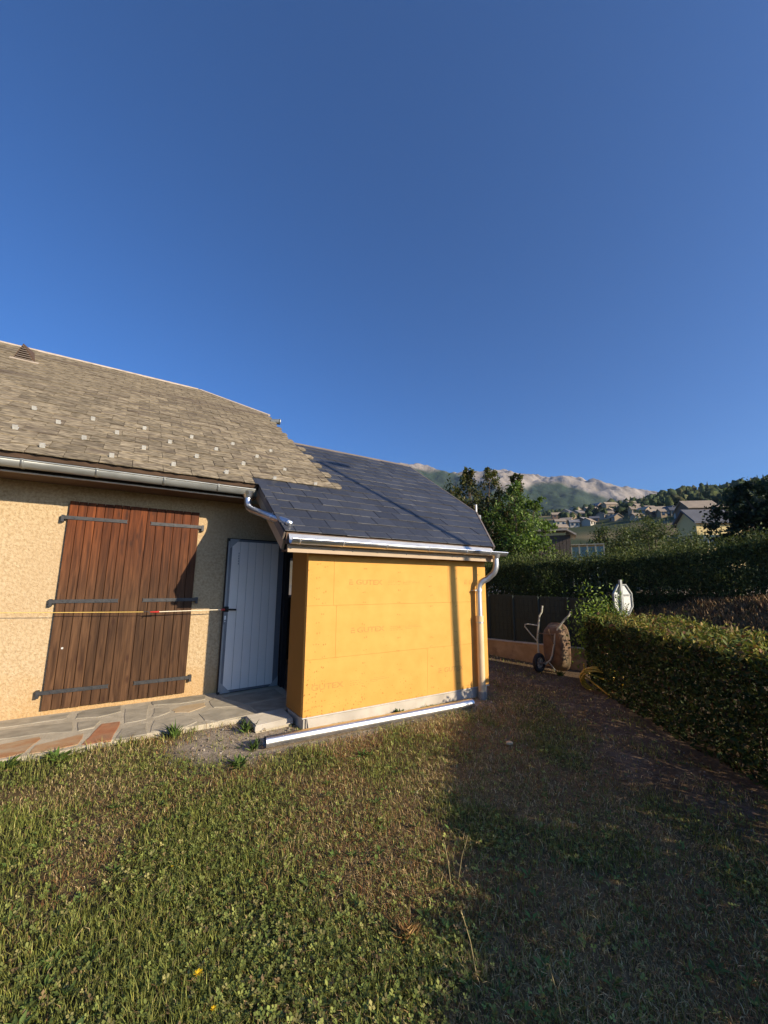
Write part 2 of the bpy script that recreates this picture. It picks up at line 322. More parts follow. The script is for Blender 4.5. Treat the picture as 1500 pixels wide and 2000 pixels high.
# ------------------------------------------------------------------ terrain
HP = np.array([4.713, 1.389]); HU = np.array([.610, .792]); HN = np.array([-.792, .610])     # the clipped hedge's front line
def hedge_d(x, y): return (np.asarray(x)-HP[0])*HN[0]+(np.asarray(y)-HP[1])*HN[1]
def hedge_s(x, y): return (np.asarray(x)-HP[0])*HU[0]+(np.asarray(y)-HP[1])*HU[1]
def sstep(a, b, x):
    t = np.clip((np.asarray(x, float)-a)/(b-a), 0, 1); return t*t*(3-2*t)
CREST_AZ = [20, 40, 52, 56.4, 60, 63, 66.2, 71, 73.8, 77, 90, 110]
CREST_EL = [8.0, 8.7, 8.8, 9.0, 9.2, 9.5, 9.9, 10.4, 10.2, 10.3, 10.2, 8]
def ground_z(x, y):
    x = np.asarray(x, float); y = np.asarray(y, float); r = np.hypot(x, y); az = np.degrees(np.arctan2(x, y))
    d = hedge_d(x, y)
    t = np.clip(1-d/2.4, 0, 1.0)
    near = -.15*t**1.1
    near = near+.02*(fbm(x*.9, y*.9, 3, 3)-.5)*sstep(.5, 3, r)
    bank = 1.35*sstep(9.6, 13.2, x-.12*(y-3))*sstep(1.0, 2.6, -d+1)*sstep(9.5, 7.0, y)*sstep(40, 20, r)
    # outside x>9 behind the fence the ground lies level, then climbs to the village slope
    wv = sstep(2, 35, az)*sstep(150, 105, az)
    e = np.interp(az, CREST_AZ, CREST_EL)
    top = np.tan(np.radians(e))*640+CAM_H
    prof = np.interp(r, [0, 25, 60, 120, 250, 420, 640, 900, 1400], [0, .0, .012, .07, .36, .64, 1.0, .85, .6])
    far = top*prof*wv+sstep(200, 600, r)*8*(fbm(x*.008, y*.008, 4, 9)-.5)*wv
    return near+bank+far
def build_ground():
    rr = np.concatenate([[.0], np.geomspace(.25, 1500, 150)]); na = 300
    aa = np.linspace(0, 2*np.pi, na, endpoint=False)
    X = (rr[:, None]*np.sin(aa)[None]); Y = (rr[:, None]*np.cos(aa)[None])
    Z = ground_z(X, Y); V = np.stack([X, Y, Z], -1).reshape(-1, 3)
    i = np.arange(len(rr)-1)[:, None]; j = np.arange(na)[None]
    idx = np.stack([i*na+j, i*na+(j+1) % na, (i+1)*na+(j+1) % na, (i+1)*na+j], -1).reshape(-1, 4)[:, ::-1]
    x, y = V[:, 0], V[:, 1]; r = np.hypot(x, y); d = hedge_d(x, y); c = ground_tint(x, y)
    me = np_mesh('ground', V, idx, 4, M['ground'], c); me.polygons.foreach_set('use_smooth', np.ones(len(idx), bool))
    return np_obj('ground', me, None, 'structure')
def dirtness(x, y):
    """trodden earth along the hedge, beside the annexe and in bare patches of the lawn"""
    d = hedge_d(x, y); s = hedge_s(x, y)
    dd = d+1.1*(fbm(x*1.3, y*1.3, 3, 21)-.5)
    path = sstep(1.25, .55, dd)*sstep(-3.5, -1.0, s)*(.55+.45*sstep(.4, .6, fbm(x*2.3, y*2.3, 3, 23)))
    yard = sstep(4.2, 4.9, x+.6*(fbm(x*2, y*2, 3, 27)-.5))*sstep(4.0, 4.8, y+.8*(fbm(x*2.2, y*2.2, 3, 29)-.5))*.8
    foot = sstep(.34, .05, np.abs(y-4.12+.1*(fbm(x*2, y*2, 2, 5)-.5)))*sstep(1.0, 1.5, x)*sstep(4.6, 4.2, x)*.8
    step_ = sstep(.75, .35, np.hypot((x-1.2)/1.15, y-4.45))*.95
    patch = sstep(.66, .76, fbm(x*1.4+3, y*1.4, 4, 31))*.2*(hedge_d(x, y) < 2.6)
    return np.clip(np.maximum.reduce([path, yard, foot, step_, patch]), 0, 1)
def dryness(x, y): return np.clip(sstep(.40, .64, fbm(x*1.9+7, y*1.9+2, 5, 41)+.07*np.clip(x-1.0, -1.2, 1.2))*.85+sstep(.3, 1.6, x-.35*y+.6)*.2, 0, 1)
def ground_tint(x, y):
    r = np.hypot(x, y); dirt = dirtness(x, y)[:, None]; dry = dryness(x, y)[:, None]
    turf = np.array([.060, .054, .024])*(1-dry)+np.array([.155, .105, .05])*dry
    pk = sstep(2.4, 1.6, hedge_d(x, y))[:, None]*(r < 30)[:, None]; earth = np.array([.38, .31, .225])*(1-pk)+np.array([.125, .085, .05])*pk+.06*(vnoise(x*6, y*6, 2)[:, None]-.5)  # darker earth by the hedge: leaf litter, plus shade put into the tint
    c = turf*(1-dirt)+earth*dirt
    drygrass = np.array([.22, .15, .075]); b = (sstep(9.8, 11.5, x)*sstep(60, 30, r))[:, None]; c = c*(1-b)+drygrass*b
    f = fbm(x*.02, y*.02, 4, 77); ff = sstep(.50, .60, f)[:, None]
    farc = np.array([.055, .068, .028])*(1-ff)+np.array([.24, .18, .085])*ff; k = sstep(45, 90, r)[:, None]
    return c*(1-k)+farc*k
G = build_ground()

# far mountain range: rock above, forest below
MAZ = [15, 30, 35.0, 38, 41.7, 46, 50.8, 53.5, 55.5, 57.9, 59.5, 61, 63, 65.5, 68.2, 72, 78, 90, 110]
MEL = [13.5, 15.6, 16.35, 15.9, 15.1, 14.7, 14.6, 14.5, 14.0, 13.75, 13.3, 12.6, 11.8, 11.0, 10.2, 9.3, 8.4, 7.5, 6.5]
def build_mountain():
    az = np.radians(np.linspace(15, 105, 460)); rr = np.linspace(1350, 2900, 110)
    A, Rr = np.meshgrid(az, rr); X = Rr*np.sin(A); Y = Rr*np.cos(A)
    el = np.tan(np.radians(np.interp(np.degrees(A), MAZ, MEL)))*2450
    t = (Rr-1350)/(2450-1350); base = 1350*math.tan(R(6.5))
    up = np.clip(t, 0, 1)
    prof = .30*t+.70*sstep(-.05, 1.02, t)
    Z = base+(el-base)*np.clip(prof, 0, 1)
    ux, uy = X/520, Y/520
    ridged = 1-np.abs(2*fbm(ux, uy, 5, 51)-1); r2 = 1-np.abs(2*fbm(ux*3.1+4, uy*3.1, 4, 61)-1)
    Z = Z+((ridged-.75)*210+(r2-.75)*70)*np.sin(np.pi*np.clip(t, 0, 1))**.7+(fbm(ux*9, uy*9, 3, 71)-.5)*16*up
    Z = np.where(t > 1, Z-(t-1)*900, Z)
    Z = Z+(fbm(np.degrees(A)*1.7, t*2, 4, 73)-.5)*24*np.exp(-((t-1)/.2)**2)
    V = np.stack([X, Y, Z], -1).reshape(-1, 3); na = len(az)
    i = np.arange(len(rr)-1)[:, None]; j = np.arange(na-1)[None]
    idx = np.stack([i*na+j, (i+1)*na+j, (i+1)*na+j+1, i*na+j+1], -1).reshape(-1, 4)[:, ::-1]
    ev = np.degrees(np.arctan2(Z-CAM_H, Rr)).ravel(); frac = (ev-6.5)/(np.interp(np.degrees(A), MAZ, MEL).ravel()-6.5)
    treeline = np.interp(np.degrees(A), [15, 36, 41, 50, 53, 57, 60, 64, 68], [.93, .95, 1.02, .76, .80, .84, .72, .70, .75]).ravel()
    n = fbm(X/260, Y/260, 5, 81).ravel(); n2 = fbm(X/60, Y/60, 4, 91).ravel()
    k = sstep(-.05, .05, frac-treeline+(n-.5)*.42)[:, None]
    rock = np.array([.28, .24, .20])+(n2[:, None]-.5)*np.array([.2, .18, .165]); wood = np.array([.030, .048, .026])+(n2[:, None]-.5)*.03
    me = np_mesh('mountain', V, idx, 4, M['mountain'], np.clip(wood*(1-k)+rock*k, .01, 1)); me.polygons.foreach_set('use_smooth', np.ones(len(idx), bool))
    return np_obj('mountain_range', me, None, 'structure')
build_mountain()

# ------------------------------------------------------------------ roofs
AL = R(33.7); TA, CA, SA = math.tan(AL), math.cos(AL), math.sin(AL)
EY, EZ = 4.16, 2.082
def roof_p(x, y, lift=0):
    """point of the shared roof plane above (x, y), lifted along its normal"""
    return Vector((x, y-SA*lift, EZ+(y-EY)*TA+CA*lift))
HX = 2.63                                    # right verge of the old roof
RY = 10.352                                   # main ridge
NX0, NX1 = 1.428, 5.433; NRY = 7.394             # new roof
def clip(poly, a, b, c):
    """keep a*x+b*y<=c"""
    out = []
    for i in range(len(poly)):
        p, q = poly[i], poly[(i+1) % len(poly)]; dp = a*p[0]+b*p[1]-c; dq = a*q[0]+b*q[1]-c
        if dp <= 0: out.append(p)
        if dp*dq < 0: t = dp/(dp-dq); out.append((p[0]+t*(q[0]-p[0]), p[1]+t*(q[1]-p[1])))
    return out
ROW = .193
def tile_mb(poly, thick, lift, tilt, ybot, jig=0):
    """thin tile on the roof plane; poly in plan (x, y); lower edge lifted, upper end tucked"""
    mb = MB(); n = len(poly)
    lo = [roof_p(x, y, lift-(y-ybot)/CA*tilt+jig) for x, y in poly]
    mb.prism(lo, Vector((0, -SA, CA))*thick); mb.m = [0, 0]+[1 if lo[i].y < roof_p(0, ybot+.004).y and lo[(i+1) % n].y < roof_p(0, ybot+.004).y else 0 for i in range(n)]; return mb
def lines_old(poly):
    poly = clip(poly, 0, 1, RY)
    # half-hip: from (1.195, 10.0) to (2.578, 9.06)
    ax, ay, bx, by = 1.227, 10.30, 2.67, 9.294; nx, ny = -(by-ay), bx-ax; poly = clip(poly, nx, ny, nx*ax+ny*ay) if poly else poly
    return poly

house = thing('stuccoed_house', (0, 5.9, 0), 'old house with pale yellow stucco wall, brown wooden double shutters and weathered brown shingle roof', 'house')
WY = 5.9
def wall_z(x): return .02
hw = MB()
hw.box((-6.5, WY, -.3), (2.06, WY+.3, 2.67))
hw.add([(2.06, WY+.3, -.3), (2.06, 14.6, -.3), (2.06, 14.6, 2.6), (2.06, RY, 5.9), (2.06, WY+.3, 3.1)], [(0, 1, 2, 3, 4)])
hw.box((-6.5, 14.3, -.3), (2.05, 14.6, 2.62))
part('wall', hw, M['stucco'], house)
rf = MB()
def deck(poly, dz): return [roof_p(x, y, dz) for x, y in poly]
old_poly = lines_old([(-6.8, 5.258), (HX-.03, 5.258), (HX-.03, RY), (-6.8, RY)])
rf.prism(deck(old_poly, -.055), Vector((0, -SA, CA))*.05)
top = EZ+(RY-EY)*TA
rf.add([(-6.8, RY, top-.03), (1.232, RY, top-.03), (2.60, 11.3, top-.7), (2.60, 15.6, top-5.25*TA), (-6.8, 15.6, top-5.25*TA)], [(0, 1, 2, 3, 4)])
hp = [roof_p(1.232, RY, -.03), roof_p(2.62, 9.325, -.03), Vector((2.60, 11.3, top-.7))]
rf.add(hp, [(0, 1, 2)])
roof = part('roof', rf, M['brown'], house)

# shingles of the old roof: rows from y = 5.10
shl = []
row = 0; y = 5.238
while y < RY-.02:
    off = .154*(row % 2)
    for k in range(-24, 14):
        x0 = k*.308+off+.011; x1 = x0+.308
        xend = HX-.02 if row % 2 == 0 else HX+(.14 if y < 7.3 else .03)
        if y < 5.34:
            if x0 > 1.33: continue
            x1 = min(x1, 1.378)
        if y < 9.14 and x0 > xend-.12: continue
        if x1 > xend and y < 9.14: x1 = xend
        if xend-x1 < .1 and y < 9.14: x1 = xend
        shl.append((row, x0, x1, y))
    y += ROW; row += 1
def shingle_mb(row, x0, x1, y, last, rng):
    g = .003; a, b = x0+g, x1-g; yt = y+.37
    n = 6; bot = [(a+(b-a)*i/n, y+rng.uniform(-.005, .006)) for i in range(n+1)]
    if last: bot = [q for q in bot if q[0] < b-.07]+[(b-.05, y+.012), (b-.015, y+.05), (b, y+.1)]
    yt = y+ROW*1.12 if last else yt; poly = bot+[(b, yt), (a, yt)]
    poly = lines_old(poly)
    if len(poly) < 3: return None
    return tile_mb(poly, .007+rng.uniform(0, .003), .015+rng.uniform(-.002, .003)+(.014*max(0, min(1, (x1-1.2)/1.2)) if y < 9.14 else 0), .033, y, 0)
vis = [t for t in shl if t[1] > -4]; vis.sort(key=lambda t: (abs((t[1]+t[2])/2-0.6)*.55+(t[3]-5.24)))
keep = set(id(t) for t in vis[:300]); rest = MB(); rr_ = random.Random(3)
for t in shl:
    xend = HX-.02 if t[0] % 2 == 0 else HX+(.14 if t[3] < 7.3 else .03)
    mb = shingle_mb(*t, abs(t[2]-xend) < .02 and t[3] < 9.14, rr_)
    if mb is None: continue
    if id(t) in keep:
        c = roof_p((t[1]+t[2])/2, t[3]); mb.m = [0]*len(mb.f); me = mb.mesh('shingle', c, [M['shingle']])
        place('shingle', me, c, roof)
    else: rest.add(mb.v, mb.f)
part('shingle_field', rest, mat('weathered_shingle_field', (.10, .08, .052), (.315, .257, .17), 30, .92, bump=1.0, bscale=60, stretch=(.35, 1.2, 1), spec=.15, c3=(.11, .085, .062), s3=2.2, bdist=.006), roof, 'stuff')
# dark slates let into the lowest course
for (x0, x1) in ((1.381, 1.674),):
    mb = tile_mb([(x0, 5.238), (x1, 5.238), (x1, 5.61), (x0, 5.61)], .006, .016, .03, 5.238); c = roof_p(x0, 5.238)
    place('slate', mb.mesh('slate', c, [M['slate'], M['slate_edge']]), c, roof)
# ridge and hip cappings
rc = MB(); rc.prism([(-6.8, RY-.07, top-.025), (-6.8, RY+.05, top-.04), (-6.8, RY+.05, top+.015), (-6.8, RY-.03, top+.03)], (8.0, 0, 0)); part('ridge_cap', rc, M['ridge'], roof)
hc = MB(); a, b = roof_p(1.227, RY-.04, .02), roof_p(2.67, 9.274, .02); d = (b-a).normalized(); nrm = Vector((0, -SA, CA)); sd = d.cross(nrm)
hc.obox((a+b)/2, (b-a)/2, sd*.05, nrm*.018); part('hip_cap', hc, M['ridge'], roof)
# snow guards on a 30 cm grid
for (x, yy) in [(-1.09,6.44),(-1.088,5.686),(-.79,6.08),(-.785,5.30),(-.49,5.70),(-.488,6.445),(-.195,6.07),(-.192,5.305),(.105,6.44),(.11,5.688),(.41,6.06),(.42,5.31),(.71,6.432),(.71,5.687),(1.007,6.084),(1.304,6.46),(1.02,5.306),(1.31,5.692),(1.587,6.07),(1.904,6.447),(1.644,5.327),(2.237,5.333),(1.9,5.70),(-1.39,5.31),(-1.39,6.07),(-1.69,5.69)]:
    g = MB(); c = roof_p(x*1.027, yy*1.027, .026); ux, uy, un = Vector((1, 0, 0)), Vector((0, CA, SA)), Vector((0, -SA, CA))
    g.obox(c-uy*.035+un*.018, ux*.023, un*.025, uy*.004); g.obox(c+un*-.004, ux*.02, uy*.04, un*.003)
    part('snow_guard', g, M['guard'], roof)
# small triangular louvred vent
v = MB(); bx0, bx1, by = -1.98, -1.664, 9.274; apex = roof_p(-1.838, 9.274, .3); p0, p1, pt = roof_p(bx0, by, .01), roof_p(bx1, by, .01), roof_p(-1.838, 10.01, .03)
v.add([p0, p1, apex, pt], [(0, 1, 2), (1, 3, 2), (0, 2, 3)])
vent = part('roof_vent', v, M['brown'], roof)
lv = MB()
for i in range(7):
    t = (i+.5)/8; q0 = p0.lerp(apex, t)+Vector((.02, -.012, 0)); q1 = p1.lerp(apex, t)+Vector((-.02, -.012, 0)); lv.obox((q0+q1)/2, (q1-q0)/2, (0, .008, .0), (0, 0, .006))
part('louvre', lv, M['taupe'], roof, 'stuff')
vb = MB(); vb.obox(roof_p(-1.807, 9.21, .02), (.2, 0, 0), Vector((0, CA, SA))*.05, Vector((0, -SA, CA))*.006); part('vent_apron', vb, M['ridge'], roof)
vp = MB(); vp.tube([(2.567, 8.73, 5.145), (2.732, 8.658, 5.155)], .062, 14); vp.tube([(2.727, 8.658, 5.155), (2.747, 8.658, 5.155)], .068, 14); part('vent_pipe', vp, M['zinc_old'], house)
# eaves: soffit, fascia strip, gutter, spout
s = MB(); s.box((-6.7, 5.395, 2.652), (1.45, WY-.002, 2.672)); part('soffit', s, M['brown'], house)
s = MB(); s.box((-6.7, 5.355, 2.635), (1.322, 5.393, 2.788)); part('fascia', s, mat('dark_fascia', (.025, .017, .012), None, rough=.8), house)  # near-black colour carries the shade under the gutter
s = MB(); s.box((-6.7, 5.336, 2.624), (1.267, 5.353, 2.638)); part('drip_strip', s, M['ridge'], house)
gt = MB(); gt.arc_gutter(-6.7, 1.375, 5.262, 2.729, .072); gutter = part('gutter', gt, M['zinc_old'], house)
for x in (-2.70, -2.09, -1.50, -.91, -.30, .34, .93):
    b = MB(); b.arc_gutter(x-.014, x+.014, 5.262, 2.731, .078, .006); b.box((x-.013, 5.332, 2.729), (x+.013, 5.353, 2.764)); part('gutter_bracket', b, M['zinc_old'], gutter)
e = MB(); e.box((-6.7, 5.310, 2.773), (1.354, 5.353, 2.779)); part('eaves_flashing', e, M['ridge'], house)
sp = MB(); pts = [(1.306, 5.262, 2.703), (1.306, 5.262, 2.618), (1.308, 5.257, 2.544), (1.317, 5.215, 2.491), (1.335, 5.141, 2.454), (1.42, 4.65, 2.305), (1.515, 4.231, 2.182)]
sp.tube(pts[:2], [.085, .046], 16, cap=False); sp.tube(pts[1:], .045, 16, cap=False); sp.tube([Vector(pts[-1])+Vector((-.004, .012, .004)), pts[-1], Vector(pts[-1])+Vector((0, .012, 0)), Vector(pts[-2])], .041, 16, cap=False)
spout = part('spout', sp, M['zinc'], house)
b = MB(); q = Vector(pts[-2]).lerp(Vector(pts[-1]), .15); dd = (Vector(pts[-1])-Vector(pts[-2])).normalized(); b.tube([q-dd*.012, q+dd*.012], .05, 16); b.box((q.x-.006, q.y-.01, q.z+.045), (q.x+.03, q.y+.01, q.z+.07)); part('spout_clip', b, M['zinc'], spout)

# shutters
SX0, SXM, SX1, SZ0, SZ1 = -.554, .132, .838, .187, 2.468
def shutter(x0, x1, n, hinge_left):
    back = MB(); back.box((x0+.02, WY-.014, SZ0+.02), (x1-.02, WY-.004, SZ1-.02)); sh = part('shutter', back, M['brown'], house)
    wd = (x1-x0)/n
    for i in range(n):
        a = x0+i*wd+.0022; b = x0+(i+1)*wd-.0022
        mb = MB(); mb.box((a, WY-.042+random.uniform(-.0015, .0015), SZ0+random.uniform(-.003, .002)), (b, WY-.0145, SZ1+random.uniform(-.002, .003)))
        c = Vector((a, WY, SZ0)); o = place('plank', mb.mesh('plank', c, [M['plank']]), c, sh); bevel(o, .004, 2)
    for z in (2.272, 1.326, .368):
        h = MB(); L = .57
        if hinge_left: xa, xb = x0-.045, x0-.045+L+.05
        else: xb, xa = x1+.05, x1+.05-L-.03
        h.box((xa, WY-.053, z-.02), (xb, WY-.0425, z+.02))
        xe = xa if hinge_left else xb
        h.box((xe-.014, WY-.058, z-.052), (xe+.014, WY-.001, z+.026))
        xt = xb if hinge_left else xa; sg = 1 if hinge_left else -1
        h.prism([(xt, WY-.053, z-.02), (xt+sg*.012, WY-.053, z-.026), (xt+sg*.004, WY-.053, z), (xt+sg*.012, WY-.053, z+.026), (xt, WY-.053, z+.02)], (0, .0105, 0))
        for t in (.18, .42, .66, .9):
            xx = xa+(xb-xa)*t; h.tube([(xx, WY-.0585, z), (xx, WY-.052, z)], .008, 8)
        part('hinge_strap', h, M['iron'], sh)
    if hinge_left:
        k = MB(); k.box((x1-.03, WY-.047, SZ0), (x1+.008, WY-.0425, SZ1)); part('cover_strip', k, M['plank'], sh)
        k = MB(); k.tube([(-.44, WY-.047, .82), (-.44, WY-.04, .82)], .011, 12); part('stud', k, M['guard'], sh)
shutter(SX0, SXM, 8, True); shutter(SXM+.004, SX1, 7, False)

# ------------------------------------------------------------------ annexe
ann = thing('timber_annexe', (3.2, 4.36, 0), 'new low annexe clad in bright yellow fibreboard under a dark slate roof', 'annexe')
YF = 4.358; AX0, AX1 = 1.798, 4.63; AB, AT = .128, 1.93
def board(x0, x1, z0, z1, mb=None):
    m = MB(); m.box((x0+.0007, YF, z0+.0007), (x1-.0007, YF+.06, z1-.0007)); c = Vector((AX0, YF, AB))
    me = m.mesh('board', c, [M['board']]); o = place('board', me, c, ann); ORG[o.name] = c; bevel(o, .001, 1); return o
bs = {}
for key, x0, x1, z0, z1 in [('a0', AX0, 2.124, 1.294, AT), ('a1', 2.124, 3.884, 1.294, AT), ('a2', 3.884, AX1, 1.294, AT),
                            ('b0', AX0, 2.166, .714, 1.294), ('b1', 2.166, 3.926, .714, 1.294), ('b2', 3.926, AX1, .714, 1.294),
                            ('c0', AX0, 3.504, AB, .714), ('c1', 3.504, AX1, AB, .714)]:
    bs[key] = board(x0, x1, z0, z1)
sm = {k: MB() for k in bs}
rs0 = random.Random(21)
for xs_ in (1.93, 2.01, 2.55, 3.05, 3.58, 4.02, 4.5):
    zz = .22
    while zz < 1.78:
        key = 'abc'[0 if zz > 1.294 else (1 if zz > .714 else 2)]; xx = xs_+rs0.uniform(-.02, .02); xb = {'a': (2.124, 3.884), 'b': (2.166, 3.926), 'c': (3.504, 9)}[key]; k = key+str(0 if xx < xb[0] else (1 if xx < xb[1] else 2))
        if k in sm and rs0.random() < .75:
            for dx in (-.014, .014): sm[k].obox((xx+dx+rs0.uniform(-.003, .003), YF-.001, zz+rs0.uniform(-.006, .006)), (rs0.uniform(.003, .006), 0, 0), (0, .0012, 0), (0, 0, rs0.uniform(.004, .009)))
        zz += rs0.uniform(.10, .16)
M['scuff'] = mat('brown_fibre', (.33, .18, .042), (.45, .25, .06), 60, .9)
for k in sm: part('staple', sm[k], M['scuff'], bs[k], 'stuff')
def text_mesh(txt, x, z, w, h):
    cu = bpy.data.curves.new('t', 'FONT'); cu.body = txt; cu.size = 1; cu.offset = .018
    ob = bpy.data.objects.new('t', cu); COL.objects.link(ob); dg = bpy.context.evaluated_depsgraph_get()
    me = bpy.data.meshes.new_from_object(ob.evaluated_get(dg)); bpy.data.objects.remove(ob)
    co = np.array([v.co for v in me.vertices]); mn, mx = co.min(0), co.max(0)
    V = [(x+(a-mn[0])/(mx[0]-mn[0])*w, YF-.0012, z+(b-mn[1])/(mx[1]-mn[1])*h) for a, b, _ in co]
    f = [list(p.vertices) for p in me.polygons]; bpy.data.meshes.remove(me); return V, f
def lettering(b, xl, xg, xe, zc, txt='GUTEX', logo=True, small=None):
    mb = MB(); h = .062; q = lambda x0, x1, z0, z1: mb.add([(x0, YF-.0012, z0), (x1, YF-.0012, z0), (x1, YF-.0012, z1), (x0, YF-.0012, z1)], [(0, 1, 2, 3)])
    if logo:
        q(xl, xl+.055, zc-.031, zc-.019); q(xl, xl+.055, zc-.006, zc+.006); q(xl, xl+.045, zc+.019, zc+.031); q(xl, xl+.012, zc-.0185, zc-.0065)
    V, f = text_mesh(txt, xg, zc-h/2, xe-xg, h); mb.add(V, f)
    if small:
        a, b_ = small; rnd = random.Random(5)
        for r_ in range(3):
            x = a
            while x < a+.16:
                wv = rnd.uniform(.012, .03); q(x, x+wv, zc-.03+r_*.022, zc-.024+r_*.022); x += wv+rnd.uniform(.008, .02)
        q(b_, b_+.26, zc-.004, zc+.001); q(b_, b_+.1, zc-.022, zc-.018); q(b_+.04, b_+.2, zc+.016, zc+.02); q(b_, b_+.004, zc-.017, zc+.012)
    part('lettering', mb, M['ink'], b)
lettering(bs['a1'], 2.324, 2.42, 2.797, 1.561, small=(2.88, 3.12))
lettering(bs['b1'], 2.36, 2.445, 2.833, 1.0, small=(2.92, 3.15))
lettering(bs['c0'], 0, 1.885, 2.28, .418, logo=False, small=(2.36, 2.64))
lettering(bs['c1'], 3.69, 3.79, 4.14, .412)
lettering(bs['a2'], 4.2, 4.29, 4.56, 1.575)
# returns and other outer walls
RD = .507
m = MB(); m.box((AX0, YF+.0605, AB), (AX0+.06, YF+RD, 1.93)); o = part('wall_return', m, M['board'], ann)
m = MB(); m.box((AX0+.062, YF+RD-.06, AB), (AX0+.2, YF+RD-.001, 2.3)); part('inner_jamb', m, M['wall_in'], ann)
m = MB(); dv = Vector((5.1-AX1, 5.15-YF-.06, 0)); m.prism([(AX1, YF+.0005, AB), (5.1, 5.15, AB), (5.1, 5.15, 2.75), (AX1, YF+.0005, 2.0)], (-.06, .04, 0))
m.box((5.04, 5.19, AB), (5.1, 8.2, 2.72)); part('side_wall', m, M['board'], ann)
m = MB(); x0, x1, z0, z1 = 2.45, 3.25, 1.25, 2.05; Yb = 8.14
m.box((2.065, Yb, 0), (x0, Yb+.06, 3.3)); m.box((x1, Yb, 0), (5.04, Yb+.06, 3.3)); m.box((x0, Yb, 0), (x1, Yb+.06, z0)); m.box((x0, Yb, z1), (x1, Yb+.06, 3.3)); part('back_wall', m, M['wall_in'], ann)
m = MB(); t = .05
m.box((x0, Yb-.02, z0), (x1, Yb+.05, z0+t)); m.box((x0, Yb-.02, z1-t), (x1, Yb+.05, z1)); m.box((x0, Yb-.02, z0+t), (x0+t, Yb+.05, z1-t)); m.box((x1-t, Yb-.02, z0+t), (x1, Yb+.05, z1-t)); part('window_frame', m, M['white'], ann)
m = MB(); m.prism([(1.9, YF+.07, 0), (4.5, YF+.07, 0), (5.0, 5.2, 0), (5.0, 8.1, 0), (1.9, 8.1, 0)], (0, 0, .06)); part('floor_slab', m, M['concrete'], ann)
# plinth and starter rail
m = MB(); m.box((AX0+.045, YF+.012, -.25), (AX1-.03, YF+.3, .117)); m.box((AX0+.02, YF+.03, -.25), (AX0+.0445, YF+RD, .10)); pl = part('plinth', m, M['concrete'], ann); bevel(pl, .006)
m = MB(); m.box((AX0-.004, YF-.006, .1175), (AX1, YF+.05, .1275)); part('starter_rail', m, M['guard'], ann)
m = MB(); m.prism([(AX0+.075, YF-.012, -.03), (AX1-.24, YF-.012, -.03), (AX1-.25, YF+.004, .108), (AX0+.055, YF+.004, .108)], (0, .0075, 0)); part('base_panel', m, M['concrete'], ann)
# roof
rd = MB(); new_poly = [(NX0+.02, EY+.02), (4.56, EY+.02), (5.402, 5.31), (5.402, NRY), (HX-.05, NRY), (HX-.05, 5.279), (NX0+.02, 5.279)]
rd.prism(deck(new_poly, -.05), Vector((0, -SA, CA))*.045)
nt_ = EZ+(NRY-EY)*TA
rd.add([(2.1, NRY, nt_-.04), (5.402, NRY, nt_-.04), (5.402, 8.83, nt_-1.436*TA), (2.1, 8.83, nt_-1.436*TA)], [(0, 1, 2, 3)])
aroof = part('roof', rd, M['brown'], ann)
rows = [4.149]+[4.273+i*ROW for i in range(0, 17)]
for ri, yb in enumerate(rows):
    if yb > NRY-.04: continue
    ye = min(yb+.38, NRY-.01)
    off = .154*(ri % 2)
    for k in range(3, 20):
        x0 = k*.308+off+.011; x1 = x0+.308
        left = NX0 if yb < 5.34 else (HX-.25)
        if x1 <= left+.06: continue
        x0 = max(x0, left)
        if x0 > NX1: continue
        jb = random.uniform(-.002, .002); poly = [(x0+.0035, yb+jb), (x1-.0035, yb+jb+random.uniform(-.002, .002)), (x1-.0035, ye), (x0+.0035, ye)]
        poly = clip(poly, 1, 0, NX1)
        if poly: # chamfered right-hand verge
            ax, ay, bx, by = 4.589, 4.149, 5.435, 5.297; nx, ny = (by-ay), -(bx-ax); poly = clip(poly, nx, ny, nx*ax+ny*ay)
        if len(poly) < 3: continue
        j = random.uniform(-.001, .0045)
        mb = tile_mb(poly, .006, .0155+j, .030, yb); c = roof_p(x0, yb); place('slate', mb.mesh('slate', c, [M['slate'], M['slate_edge']]), c, aroof)
# left verge slates: a narrow extra course laid over the edge
for i in range(5):
    yb = 4.313+i*.195; mb = tile_mb([(NX0-.012, yb), (NX0+.1, yb), (NX0+.1, yb+.26), (NX0-.012, yb+.26)], .0055, .0205, .02, yb); c = roof_p(NX0, yb); place('slate', mb.mesh('slate', c, [M['slate'], M['slate_edge']]), c, aroof)
m = MB(); m.prism([(HX-.02, NRY-.06, nt_-.03), (HX-.02, NRY+.06, nt_-.03), (HX-.02, NRY+.03, nt_+.025), (HX-.02, NRY-.03, nt_+.025)], (NX1-HX+.03, 0, 0)); part('ridge_cap', m, M['taupe'], aroof)
# verge boards
un = Vector((0, -SA, CA))
m = MB(); a, b = roof_p(4.596, 4.139, -.03), roof_p(5.448, 5.304, -.03); sd = (b-a).normalized().cross(un)
m.obox((a+b)/2, (b-a)/2, sd*.014, un*.058); part('verge_board', m, M['taupe'], aroof)
m = MB(); a, b = roof_p(5.448, 5.315, -.03), roof_p(5.448, NRY, -.03); m.obox((a+b)/2, (b-a)/2, Vector((.012, 0, 0)), un*.05); part('verge_board', m, M['taupe'], aroof)
m = MB(); a, b = roof_p(NX0+.01, 4.159, -.05), roof_p(NX0+.01, 5.227, -.05); m.obox((a+b)/2, (b-a)/2, (.009, 0, 0), un*.042); part('verge_board', m, M['taupe'], aroof)
m = MB(); a, b = roof_p(NX0+.035, 4.17, -.165), roof_p(NX0+.035, 5.85, -.165); m.obox((a+b)/2, (b-a)/2, (.014, 0, 0), un*.055); part('bargeboard', m, M['beige'], ann)
